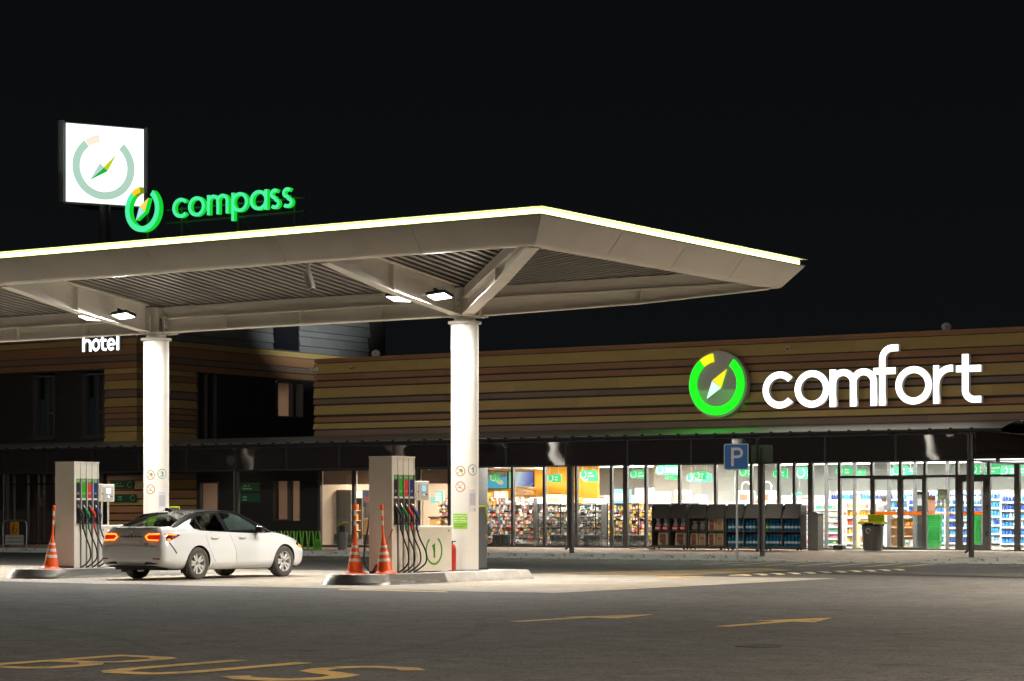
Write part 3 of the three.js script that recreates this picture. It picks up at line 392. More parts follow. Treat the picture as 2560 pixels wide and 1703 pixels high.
  // doors, handles, seams
  for (const s of [1, -1]) {
    const side = (l, y, o) => onSide(l, y, o, s);
    const rd = mesh('rear_door', patch([[1.34, .92], [1.42, .66], [1.56, .45], [1.66, .34], [2.3, .34], [2.27, .6], [2.13, .93], [1.38, .97]], side, 0.006), paint, car), fd = mesh('front_door', patch([[2.31, .34], [3.42, .34], [3.45, .6], [3.36, .9], [2.14, .932], [2.28, .6]], side, 0.006), paint, car);
    for (const [d, l] of [[rd, 1.62], [fd, 2.52]]) mesh('door_handle', tube([[...onSide(l - .11, .86, .012, s)], [...onSide(l - .07, .862, .035, s)], [...onSide(l + .07, .862, .035, s)], [...onSide(l + .11, .86, .012, s)]], 0.016, 16, 8), paint, d);
    mesh('side_skirt', patch([[1.52, .215], [3.5, .215], [3.48, .325], [1.56, .325]], side, 0.016), paint, car);
    mesh('mud_flap', s > 0 ? b2(.74, .9, .14, .4, -.735, -.72) : b2(-.9, -.74, .14, .4, -.735, -.72), trim, car); mesh('mud_flap', s > 0 ? b2(.74, .9, .15, .36, -3.56, -3.545) : b2(-.9, -.74, .15, .36, -3.56, -3.545), trim, car);
    const vent = mesh('side_vent', patch([[.2, .78], [.23, .78], [.43, .55], [.4, .545]], side, 0.005), trim, car);
    // tail lamp: rear leaf and side leaf
    const lampM = M(0.12, 0.008, 0.008, 0.08, 0, { clearcoat: 1 }), led = glow(1, 0.2, 0.015, 3.4, 0.3), redIn = M(0.5, 0.02, 0.012, 0.2, 0, { emissive: C(1, 0.03, 0.01), emissiveIntensity: 0.35, clearcoat: 1 }), rear = (w, y, o) => onRear(w * s, y, o);
    const tl = mesh('tail_light', patch([[.36, .885], [.42, .955], [.745, .962], [.745, .8], [.43, .805]], rear, 0.01), redIn, car);
    mesh('lamp_tip', patch([[.16, .955], [.3, .958], [.56, .925], [.4, .865], [.27, .82], [.16, .805]], side, 0.01), lampM, tl);
    mesh('led_line', line([[.735, .945], [.45, .94], [.385, .888], [.46, .826], [.735, .818]], rear, 0.014, 0.022), led, tl);
    mesh('led_line', line([[.17, .94], [.3, .936], [.42, .922]], side, 0.011, 0.02), led, tl); mesh('led_line', line([[.17, .83], [.24, .838]], side, 0.012, 0.02), led, tl);
    mesh('bumper_reflector', patch([[.6, .43], [.78, .425], [.78, .45], [.62, .455]], rear, 0.006), M(0.2, 0.012, 0.01, 0.2), car);
    mesh('head_light', patch([[4.36, .7], [4.62, .6], [4.7, .66], [4.48, .765]], side, 0.008), M(0.03, 0.03, 0.03, 0.08, 0, { clearcoat: 1 }), car); mesh('indicator_lamp', patch([[4.46, .685], [4.6, .625], [4.62, .655], [4.5, .705]], side, 0.014), glow(1, 0.3, 0.02, 1.6), car);
    mesh('mirror', rb(.2, .15, .12, .045, s * .99, 1.03, -2.98, 3), gloss, car); mesh('mirror_arm', bar([s * .82, .95, -3.04], [s * .95, .99, -3.0], .028, 8), gloss, car); mesh('mirror_glass', b2(s * .99 - .085, s * .99 + .085, .975, 1.09, -2.918, -2.913), chromeM, car);
    // greenhouse side with window openings
    const gw = (l, y) => lerp(.822, .585, clamp((y - .95) / .45, -0.3, 1.1)) - .06 * Math.max(0, 1.3 - l) - .05 * Math.max(0, l - 3.1), gp = (l, y, o) => [s * (gw(l, y) + o), y, -l];
    const out = [[.4, 1.05], [.6, 1.155], [.85, 1.275], [1.05, 1.35], [1.4, 1.398], [1.8, 1.418], [2.2, 1.424], [2.5, 1.41], [2.7, 1.38], [3.0, 1.265], [3.3, 1.11], [3.58, .965], [3.4, .9], [2.4, .93], [1.4, .97], [.6, 1.0]];
    const w1 = [[1.03, 1.14], [1.1, 1.06], [1.35, 1.022], [2.06, .985], [2.03, 1.1], [1.93, 1.374], [1.55, 1.352], [1.24, 1.282]], w2 = [[2.2, .978], [3.22, .945], [3.31, .965], [3.0, 1.165], [2.72, 1.305], [2.45, 1.372], [2.08, 1.378]];
    const sh = shape(out); for (const w of [w1, w2]) sh.holes.push(new THREE.Path(w.map(p => V2(...p)))); const sg = new THREE.ExtrudeGeometry(sh, { depth: .03, bevelEnabled: false }), sp = sg.attributes.position; for (let i = 0; i < sp.count; i++) { const q = gp(sp.getX(i), sp.getY(i), -sp.getZ(i)); sp.setXYZ(i, ...q); } sg.computeVertexNormals();
    const pil = mesh('pillar_frame', sg, gloss, car);
    const wedge = mesh('rear_quarter', patch([[.42, 1.045], [.64, 1.095], [.9, 1.195], [1.13, 1.262], [1.005, 1.15], [1.07, 1.05], [1.3, 1.0], [1.25, .93], [.5, .97]], gp, .02), paint, car);
    for (const w of [w1, w2]) mesh('side_window', patch(w, gp, -.012, .004), tint, car);
    mesh('window_divider', bar(gp(1.34, 1.03, -.01), gp(1.24, 1.27, -.012), .014, 8), trim, car);
  }
  // roof and glass
  const grid = (f, nu, nv) => { const p = [], ix = []; for (let i = 0; i <= nu; i++) for (let j = 0; j <= nv; j++) p.push(...f(i / nu, j / nv * 2 - 1)); for (let i = 0; i < nu; i++) for (let j = 0; j < nv; j++) { const a = i * (nv + 1) + j; ix.push(a, a + 1, a + nv + 1, a + 1, a + nv + 2, a + nv + 1); } const g = new THREE.BufferGeometry(); g.setAttribute('position', new THREE.BufferAttribute(new Float32Array(p), 3)); g.setIndex(ix); g.computeVertexNormals(); return g; };
  const edge = l => l < 1.4 ? lerp(1.35, 1.398, (l - 1.05) / .35) : l < 1.8 ? lerp(1.398, 1.412, (l - 1.4) / .4) : l < 2.2 ? lerp(1.412, 1.424, (l - 1.8) / .4) : l < 2.5 ? lerp(1.424, 1.41, (l - 2.2) / .3) : lerp(1.41, 1.38, (l - 2.5) / .2);
  mesh('roof', grid((u, v) => { const l = lerp(1.03, 2.72, u); return [v * .6, edge(l) + .04 * (1 - v * v) * (1 - .3 * u * u) , -l]; }, 18, 14), M(0.1, 0.095, 0.09, 0.22, 0, { clearcoat: 1, clearcoatRoughness: 0.05 }), car);  // dark roof lightened: reflection of the bright canopy painted into its base colour
  const band = (l0, y0, w0, l1, y1, w1, bow) => grid((u, v) => { const w = lerp(w0, w1, u), l = lerp(l0, l1, u) + bow * (1 - v * v) * (l1 > l0 ? -1 : 1) * (1 - .5 * u), y = lerp(y0, y1, u) + .04 * u * (1 - v * v) + .05 * Math.sin(Math.PI * u) * .4; return [v * w, y, -l]; }, 14, 14);
  mesh('rear_window', band(.44, 1.085, .66, 1.07, 1.352, .565, .07), tint, car);
  mesh('windscreen', band(3.62, .99, .73, 2.66, 1.385, .585, .12), tint, car);
  mesh('antenna_fin', extr(shape([[0, 0], [.2, 0], [.03, .07], [0, .07]]), .05).translate(0, 1.425, -.025).rotateY(Math.PI / 2).translate(0, -.012, -1.1), gloss, car);
  // tail details
  const lid = mesh('boot_lid', patch([[-.66, 1.0], [.66, 1.0], [.66, .965], [.4, .96], [.345, .885], [.42, .8], [.55, .76], [.5, .7], [-.5, .7], [-.55, .76], [-.42, .8], [-.345, .885], [-.4, .96], [-.66, .965]], onRear, 0.006), paint, car);
  mesh('spoiler_lip', grid((u, v) => { const w = v * .66, p = onTop(w, .2 + .03 * v * v, 0); return [w, p[1] + lerp(.006, .018, u), lerp(p[2], p[2] + .085, u)]; }, 4, 20), gloss, car);
  mesh('chrome_strip', line([[-.33, .885], [.33, .885]], onRear, .009, .01), M(0.3, 0.3, 0.3, 0.2, 1), lid);
  const em = (rx, ry, r) => { const p = []; for (let i = 0; i <= 24; i++) { const a = i / 24 * Math.PI * 2; p.push([rx * Math.cos(a), ry * Math.sin(a)]); } const c = onRear(0, .96, .012); return tube(p.map(q => [q[0], .955 + q[1], onRear(q[0], .955 + q[1], .012)[2]]), r, 40, 6); };
  mesh('emblem', [em(.062, .045, .006), em(.02, .04, .005), em(.042, .016, .005)], chromeM, lid);
  for (let i = 0; i < 5; i++) { const w = -.2 + i * .1, c = onRear(w, .905, .012); mesh('letter_mark', bx(.035, .022, .006, c[0], c[1], c[2]), chromeM, lid); }
  for (const [w, y, k] of [[.42, .745, .1], [.43, .72, .07]]) { const c = onRear(w, y, .01); mesh('model_mark', bx(k, .014, .005, ...c), trim, lid); }
  mesh('plate_recess', patch([[-.34, .875], [.34, .875], [.3, .75], [-.3, .75]], onRear, .009), M(0.5, 0.49, 0.47, 0.35), car); mesh('number_plate', (() => { const c = onRear(0, .81, .016); return bx(.52, .112, .012, c[0], c[1], c[2] + .022); })(), M(0.6, 0.58, 0.56, 0.4), car);
  mesh('bumper_crease', line([[-.7, .69], [0, .71], [.7, .69]], onRear, .006, .0), seamM, car);
  mesh('diffuser', patch([[-.74, .36], [.74, .36], [.62, .41], [.42, .43], [.36, .345], [.3, .35], [-.3, .35], [-.36, .345], [-.42, .43], [-.62, .41]].map(p => [p[0], p[1] + .0]), (w, y, o) => { const c = onRear(w, Math.max(y, .44), o); return [w, y - .03, c[2] - .03]; }, .01), trim, car);
  mesh('under_tray', b2(-.72, .72, .2, .3, -4.5, -.35), trim, car); mesh('bumper_valance', [rb(1.36, .1, .2, .03, 0, .31, -.2)], trim, car);
  for (const s of [1, -1]) for (const d of [0, .1]) mesh('exhaust_tip', cyl(.042, .042, .14, 0, 0, 0, 18, true).rotateX(Math.PI / 2).translate(s * (.5 + d), .37, -.16), chromeM, car);
  mesh('front_grille', b2(-.5, .5, .3, .46, -4.9, -4.84), trim, car); mesh('front_lip', rb(1.2, .05, .2, .02, 0, .24, -4.72), trim, car);
  // cabin
  const cloth = M(0.02, 0.019, 0.018, 0.8);
  mesh('cabin_trim', b2(-.72, .72, .9, .935, -3.4, -1.25), cloth, car); mesh('parcel_shelf', b2(-.6, .6, 1.035, 1.045, -1.35, -.75), cloth, car); mesh('dashboard', rb(1.35, .12, .4, .05, 0, .96, -3.2), cloth, car);
  for (const [l, s, w] of [[2.25, 1, .5], [2.25, -1, .5], [1.4, 0, 1.15]]) { const st = mesh('seat_back', rb(w, .36, .14, .06, s * .37, 1.02, -l), cloth, car); for (const h of s ? [s * .37] : [.36, -.36]) mesh('headrest', rb(.25, s ? .19 : .14, .1, .045, h, s ? 1.26 : 1.22, -l + .03), cloth, st); }
  mesh('steering_wheel', new THREE.TorusGeometry(.18, .015, 8, 24).rotateX(-.4).translate(-.37, 1.02, -2.85), cloth, car);
  // wheels
  const tyreTex = tex(256, 64, (u, v) => { const k = 0.045 + 0.02 * fbm(u * 20, v * 5, 100, 3); return [k * 1.15, k, k * .85]; }, [1, 1]);
  const tyreM = M(1, 1, 1, .85, 0, { map: tyreTex }), alloy = M(0.72, 0.71, 0.69, .35, .6);
  for (const [l, s] of [[1.1, 1], [1.1, -1], [3.925, 1], [3.925, -1]]) {
    const w = new THREE.Group(); w.name = 'wheel'; w.position.set(s * .79, .335, -l); w.rotation.y = s > 0 ? 0 : Math.PI; car.add(w);
    const lt = (p, n = 44) => lathe(p, n).rotateZ(-Math.PI / 2);
    mesh('tyre', lt([[.215, -.1], [.25, -.112], [.3, -.114], [.325, -.098], [.335, -.07], [.337, 0], [.335, .07], [.325, .098], [.3, .114], [.25, .112], [.218, .1]]), tyreM, w);
    const sp = [lt([[.218, .1], [.212, .085], [.2, .06], [.2, -.09]]), lt([[.001, .05], [.05, .052], [.062, .03], [.062, .0]], 24)]; for (let k = 0; k < 10; k++) { const a = (Math.floor(k / 2) * 72 + (k % 2 ? 13 : -13)) * Math.PI / 180 + .3, g = extr(shape([[.05, -.02], [.2, -.018], [.2, .018], [.05, .02]]), .03, { bevelEnabled: true, bevelSize: .005, bevelThickness: .006, bevelSegments: 1 }); g.rotateY(Math.PI / 2); g.rotateX(Math.PI / 2); const m4 = new THREE.Matrix4(); g.computeBoundingBox(); sp.push(g.translate(.03, 0, 0).rotateX(a)); }
    mesh('rim', sp, alloy, w); mesh('brake_disc', cyl(.15, .15, .02, 0, 0, 0, 28).rotateZ(Math.PI / 2).translate(-.01, 0, 0), M(0.12, 0.11, 0.1, .5, .6), w); mesh('hub_cap', cyl(.035, .03, .012, 0, 0, 0, 16).rotateZ(-Math.PI / 2).translate(.05, 0, 0), greyM, w);
  }
}
// ---------------------------------------------------------------- pavement and kerb along the buildings
const paveH = (x, z) => { const d = clamp((-61.75 - z) / 6.25, 0, 1), h = 0.16 + 0.09 * d, r = clamp((x + 32.3) / 1.6, 0, 1) * clamp((-25.6 - x) / 1.6, 0, 1), e = clamp((-61.75 - z) / 1.7, 0, 1); return lerp(h, lerp(0.02, h, e), r); };
{
  const xs = []; for (let x = -86; x <= -8; x += 0.5) xs.push(x); const zs = [-61.75, -62.1, -62.5, -63, -63.5, -65, -66.5, -68, -95], P = [], I = [];
  for (const z of zs) for (const x of xs) P.push(x, paveH(x, z), z); const w = xs.length; for (let j = 0; j < zs.length - 1; j++) for (let i = 0; i < w - 1; i++) { const a = j * w + i; I.push(a, a + 1, a + w, a + 1, a + w + 1, a + w); }
  let g = new THREE.BufferGeometry(); g.setAttribute('position', new THREE.BufferAttribute(new Float32Array(P), 3)); g.setIndex(I); g.computeVertexNormals();
  struct('pavement', g, paveM, 'brown paver footway in front of the shop and hotel', 'pavement');
  const k = structGroup('kerb', 'pale painted concrete kerb with worn patches along the footway', 'kerb');
  for (let x = -80; x < -14; x += 1) { const a = Math.max(0.018, paveH(x + 0.004, -61.76)), b = Math.max(0.018, paveH(x + 0.996, -61.76)), dz = 0.006 * (hash(x * 3, 2) - 0.5); mesh('kerb_stone', extr(shape([[0.006, -0.06], [0.994, -0.06], [0.994, b + 0.004], [0.006, a + 0.004]]), 0.15).translate(x, 0, -61.757 + dz), kerbM, k); }
}
struct('door_slab', b2(-31.6, -26.4, 0.2, 0.262, -68, -66.4), M(0.5, 0.48, 0.44, 0.75, 0, { metric: true, map: dustTex }), 'pale slab at the shop doors', 'paving');

// ---------------------------------------------------------------- clapboard facades
const boardTex = tex(512, 256, (u, v) => { const n = fbm(u * 6, v * 12, 24, 4), f = vnoise(u * 160, v * 160, 640), k = 0.9 + 0.16 * n + 0.08 * (f - 0.5); return [k, k, k]; }, [2.4, 1.2]);
const bM = (r, g, b, ro = 0.5, me = 0.15) => M(r, g, b, ro, me, { metric: true, map: boardTex });
const boards = { y: [bM(.5, .345, .12), bM(.475, .33, .115), bM(.52, .36, .128)], o: [bM(.37, .19, .09), bM(.35, .18, .085), bM(.39, .2, .096)], d: [bM(.25, .165, .115), bM(.235, .155, .108), bM(.265, .175, .122)], g: [bM(.3, .3, .29, .4, .5), bM(.27, .27, .26, .4, .5), bM(.33, .33, .31, .4, .5)] };  // g: upper hotel boards, cool light on the same paint put into the colour
function board(parent, kind, along, a, b, y0, y1, at, lean) { // along 'x': board faces +z at depth z = at; 'z': faces +x at x = at
  const h = y1 - y0, o = Math.min(0.06, 0.2 * h), sh = shape([[0, y0], [0.0, y0 - 0.001], [o + 0.012, y0], [o + 0.02, y0 + 0.012], [0.02, y1], [0, y1]]);
  const sk = lean * o; const g = extr(sh, b - a); // profile in (out, y), swept along
  const p = g.attributes.position; for (let i = 0; i < p.count; i++) { const ou = p.getX(i), y = p.getY(i), t = p.getZ(i); along === 'x' ? p.setXYZ(i, a + t, y, at + ou) : p.setXYZ(i, at + ou, y, b - t); }
  g.computeVertexNormals(); return mesh('board', g, pick(boards[kind]), parent);
}
function rowOf(parent, kind, along, a, b, y0, y1, at, len = 1.95) { let x = a - rr(0, len); while (x < b) { const s = Math.max(a, x), e = Math.min(b, x + len); if (e - s > 0.08) board(parent, kind, along, s + 0.002, e - 0.003, y0, y1, at, 1); x += len; } }
const darkWall = M(0.035, 0.032, 0.03, 0.7);
// shop building upper part
const shopRows = [['o', 6.464, 6.563], ['y', 6.10, 6.438], ['o', 5.886, 6.068], ['o', 5.655, 5.83], ['y', 5.283, 5.606], ['d', 5.078, 5.233], ['y', 4.715, 5.018], ['o', 4.467, 4.632], ['y', 4.236, 4.418], ['d', 4.0, 4.187]];
const shop = thing('shop_building', 'single storey shop building clad in ochre and brown clapboards', 'building');
{
  mesh('upper_wall', b2(-49.15, -12, 4.0, 6.5, -82.6, -63.05), darkWall, shop);
  for (const [k, a, b] of shopRows) rowOf(shop, k, 'x', -49.24 + (hash(a * 100, 3) - 0.5) * 0.06, -12, a, b, -63.04);
  mesh('roof_edge', b2(-49.2, -12, 6.566, 6.6, -83, -62.96), boards.o[0], shop);
  mesh('side_wall', b2(-49.19, -49.15, 4.0, 6.5, -82.6, -63.1), bM(.12, .12, .12), shop);
  for (let i = 0; i < 34; i++) mesh('side_rib', b2(-49.24, -49.191, 4.05 + i * 0.071, 4.085 + i * 0.071, -70, -63.1), bM(.1, .1, .1, .4, .5), shop);
}
// arcade: lean-to roof strip, gutter, posts, dark glossy film panels
const arcade = thing('arcade', 'dark metal arcade with posts, gutter and glossy film panels along the shopfronts', 'arcade');
{
  const xL = -76, xR = -25.2, aluM = M(0.4, 0.39, 0.35, 0.4, 0.2, { metric: true, map: boardTex }), gutM = M(0.025, 0.024, 0.024, 0.6, 0.0);
  for (let x = xL; x < -24.5; x += 2.42) { const e = Math.min(x + 2.41, -24.4); mesh('roof_sheet', extr(shape([[-63.04, 3.985], [-63.04, 4.0], [-62.5, 3.9], [-61.95, 3.765], [-61.95, 3.75], [-62.5, 3.885]]), e - x).rotateY(-Math.PI / 2).translate(e, 0, 0).applyMatrix4(new THREE.Matrix4().set(1, 0, 0, 0, 0, 1, 0, 0, 0, 0, 1, 0, 0, 0, 0, 1)), aluM, arcade); }
  mesh('gutter', extr(arcShape(0, 0, 0.075, 0.068, 180, 360, 16), -24.4 - xL).rotateY(Math.PI / 2).translate(xL, 3.73, -61.87), gutM, arcade);
  mesh('top_rail', b2(xL, xR, 3.6, 3.68, -62.06, -61.96), gutM, arcade); mesh('bottom_rail', b2(xL, xR, 2.84, 2.885, -62.05, -61.97), gutM, arcade);
  mesh('soffit', b2(xL, xR, 3.69, 3.71, -68.1, -62.1), M(0.05, 0.045, 0.042, 0.8), arcade);
  for (let x = xL + 0.5; x < xR; x += 0.62) mesh('gutter_hook', b2(x, x + 0.02, 3.63, 3.78, -61.95, -61.785), gutM, arcade);
  const posts = [-25.39, -31.9, -38.5, -45.1, -51.85, -58.4, -62.75, -71.5];
  for (const x of posts) { const p = mesh('post', b2(x - 0.055, x + 0.055, paveH(x, -62.3), 3.6, -62.22, -62.1), frameM, arcade); mesh('downpipe', [cyl(0.04, 0.04, 3.1, x - 0.06, 0.45, -62.05, 12), cyl(0.04, 0.06, 0.1, x - 0.06, 3.52, -62.05, 12), tube([[x - 0.06, 0.47, -62.05], [x - 0.07, 0.36, -62.03], [x - 0.09, 0.3, -61.96]], 0.04, 8, 10)], frameM, p); }
  const film = M(0.032, 0.026, 0.024, 0.03, 0, { clearcoat: 1, clearcoatRoughness: 0.02, ior: 1.9 });
  let k = 0; for (let x = xL; x < xR - 0.2; x += 2.2, k++) {
    const e = Math.min(x + 2.2, xR), n = 40, m = 16, g = new THREE.PlaneGeometry(e - x - 0.06, 0.72, n, m), p = g.attributes.position, s = k * 17.3;
    for (let i = 0; i < p.count; i++) { const u = p.getX(i), v = p.getY(i), ed = clamp(1 - Math.abs(v) / 0.36, 0, 1); p.setZ(i, 0.010 * (fbm(u * 0.9 + s, v * 1.3 + s, 4096, 2) - 0.5) + 0.006 * (1 - ed) * (vnoise(u * 1.6 + s, v * 2.2 + 7) - 0.5)); }
    g.computeVertexNormals(); const f = mesh('film_panel', g.translate((x + e) / 2, 3.243, -62.01), film, arcade); mesh('panel_post', b2(x - 0.03, x + 0.03, 2.885, 3.6, -62.04, -61.98), gutM, f);
    const st = []; for (let q = 0; q < 5; q++) { const a = lerp(x + 0.2, e - 0.2, q / 4); st.push(new THREE.SphereGeometry(0.012, 8, 6).translate(a, 2.863, -61.965)); } mesh('rail_stud', st, chromeM, f).userData.kind = 'stuff';
  }
  mesh('end_panel', b2(-25.24, -25.21, 2.86, 3.68, -66, -62.06), film, arcade); mesh('end_rail', b2(-25.25, -25.19, 2.82, 2.86, -66, -62.06), frameM, arcade);
}
// ---------------------------------------------------------------- hotel
const slatM = M(0.045, 0.044, 0.045, 0.35, 0.3);
function slatWall(parent, along, a, b, y0, y1, at, holes = []) {
  const L = [], st = 0.075; for (let y = y0; y < y1 - 0.02; y += st) { let segs = [[a, b]]; for (const [h0, h1, v0, v1] of holes) if (y + st > v0 && y < v1) segs = segs.flatMap(([s, e]) => h1 <= s || h0 >= e ? [[s, e]] : [[s, h0], [h1, e]].filter(q => q[1] - q[0] > 0.02)); for (const [s, e] of segs) { const g = along === 'x' ? b2(s, e, y, y + 0.045, at, at + 0.05) : b2(at, at + 0.05, y, y + 0.045, s, e); L.push(g); } }
  const m = mesh('slat_cladding', L, slatM, parent); m.userData.kind = 'stuff'; return m;
}
{
  const hotel = thing('hotel_building', 'two storey hotel clad in ochre and brown boards with dark slatted window bays', 'building');
  const H = [['y', 7.45, 7.66], ['o', 7.08, 7.43], ['d', 6.85, 7.06], ['o', 6.6, 6.82]], U = []; let y = 7.68; const kinds = ['g', 'g', 'y', 'g', 'd', 'g', 'g']; for (let i = 0; y < 9.5; i++) { const h = [0.24, 0.34, 0.2, 0.36, 0.22][i % 5]; U.push(['g', y, y + h]); y += h + 0.025; }
  const Lw = [['y', 6.4, 6.585], ['o', 6.18, 6.38], ['y', 5.85, 6.16], ['d', 5.57, 5.82], ['y', 5.23, 5.53], ['o', 5.01, 5.2], ['o', 4.8, 4.98], ['d', 4.55, 4.77], ['y', 4.34, 4.52], ['y', 3.98, 4.32]];
  const holesF = [[-62.28, -61.2, 4.17, 6.46], [-59.83, -58.74, 4.17, 6.46]], holesR = [[-67.4, -66.3, 4.17, 6.55], [-72.55, -70.9, 5.1, 6.45]];
  // core walls around the openings
  const core = [b2(-78, -57.26, 6.6, 9.6, -78, -63.06), b2(-78, -57.26, 3.9, 4.16, -78, -63.06), b2(-78, -62.28, 4.16, 6.6, -63.4, -63.06), b2(-61.2, -59.83, 4.16, 6.6, -63.4, -63.06), b2(-58.74, -57.26, 4.16, 6.6, -63.4, -63.06), b2(-57.6, -57.26, 4.16, 6.6, -66.3, -63.4), b2(-57.6, -57.26, 4.16, 6.6, -70.9, -67.4), b2(-57.6, -57.26, 4.16, 6.6, -78, -72.55), b2(-57.6, -57.26, 4.16, 5.1, -72.55, -70.9)];
  mesh('wall', core, darkWall, hotel);
  for (const [k, a, b] of [...H, ...U]) { rowOf(hotel, k, 'x', -78, -57.2, a, b, -63.05, 3); }
  for (const [k, a, b] of Lw) rowOf(hotel, k, 'x', -58.72 - hash(a * 50, 2) * 0.05, -57.2, a, b, -63.05, 3);
  for (const [k, a, b] of H) rowOf(hotel, k, 'z', -76.9 + hash(a * 30, 1) * 0.2, -63.0, a, b, -57.25, 2.6);
  for (const [k, a, b] of U) for (const [s, e] of a < 8.9 && b > 7.6 ? [[-70.7, -63.0], [-76.9 + hash(a * 30, 1) * 0.2, -72.3]] : [[-76.9 + hash(a * 30, 1) * 0.2, -63.0]]) rowOf(hotel, k, 'z', s, e, a, b, -57.25, 2.2);
  for (const [k, a, b] of Lw) rowOf(hotel, k, 'z', -66.25, -63.0, a, b, -57.25, 3.3);
  mesh('upper_window', b2(-57.24, -57.2, 7.72, 9.0, -72.25, -70.75), M(0.01, 0.01, 0.012, 0.05), hotel);
  slatWall(hotel, 'x', -78, -58.78, 3.98, 6.57, -63.055, holesF); slatWall(hotel, 'z', -76.9, -66.3, 3.98, 6.57, -57.255, holesR);
  // windows of the front bay: frame, two panes, sill
  for (const [a, b, c, d] of holesF) { const f = mesh('window_frame', [b2(a, a + .07, c, d, -63.2, -63.0), b2(b - .07, b, c, d, -63.2, -63.0), b2(a + .07, b - .07, c, c + .07, -63.2, -63.0), b2(a + .07, b - .07, d - .07, d, -63.2, -63.0), b2(a + .72, a + .79, c + .07, d - .07, -63.2, -63.01), b2(a + .79, b - .07, c + .85, c + .95, -63.2, -63.02)], frameM, hotel); mesh('window_pane', b2(a + .07, a + .72, c + .07, d - .07, -63.16, -63.15), glassM, f); mesh('window_pane', b2(a + .79, b - .07, c + .07, d - .07, -63.16, -63.15), glassM, f); mesh('sill', b2(a - .05, b + .05, c - .06, c, -63.1, -62.9), frameM, f); mesh('curtain', b2(a, b, c, d, -63.62, -63.6), M(0.06, 0.075, 0.08, 0.9), f); }
  { const [a, b, c, d] = holesR[0], f = mesh('window_frame', [b2(-57.4, -57.2, c, d, a, a + .06), b2(-57.4, -57.2, c, d, b - .06, b), b2(-57.4, -57.2, c, d, (a + b) / 2 - .03, (a + b) / 2 + .03)], frameM, hotel); mesh('window_pane', b2(-57.36, -57.35, c, d, a + .06, (a + b) / 2 - .03), M(0.01, 0.01, 0.012, 0.03), f); mesh('window_pane', b2(-57.36, -57.35, c, d, (a + b) / 2 + .03, b - .06), M(0.01, 0.01, 0.012, 0.03), f); }
  { // lit stair window
    const [a, b, c, d] = holesR[1], f = mesh('window_frame', [b2(-57.4, -57.18, c, d, a, a + .06), b2(-57.4, -57.18, c, d, b - .06, b), b2(-57.4, -57.18, c, d, a + .5, a + .68), b2(-57.4, -57.18, c, c + .06, a + .06, a + .5), b2(-57.4, -57.18, c, c + .06, a + .68, b - .06)], frameM, hotel); mesh('window_pane', b2(-57.36, -57.35, c + .06, d, a + .06, a + .5), glassM, f); mesh('window_pane', b2(-57.36, -57.35, c + .06, d, a + .68, b - .06), glassM, f);
    const pink = M(0.62, 0.45, 0.36, 0.8); mesh('stair_room', [b2(-60.6, -60.5, 4.16, 6.6, -73.4, -70.2), b2(-60.5, -57.6, 4.16, 6.6, -73.5, -73.4), b2(-60.5, -57.6, 4.16, 6.6, -70.2, -70.1), b2(-60.5, -57.6, 4.1, 4.16, -73.4, -70.2)], pink, hotel); mesh('stair_flight', plate(-59.4, -73.3, -59.4, -70.3, [[0, 4.2], [3, 5.9], [3, 6.15], [0, 4.5]], 0.9), M(0.1, 0.1, 0.1, 0.7), hotel);
    const lp = rect(1.2, 1.2, C(1, 0.78, 0.58), 2.2, [-59, 6.55, -71.8], [-59, 4, -71.8]); hotel.add(lp); mesh('ceiling_lamp', b2(-59.6, -58.4, 6.56, 6.59, -72.4, -71.2), glow(1, 0.8, 0.6, 1.5), hotel);
  }
  mesh('roof_cap', b2(-78, -57.1, 9.6, 9.68, -78, -62.95), boards.g[0], hotel);
}
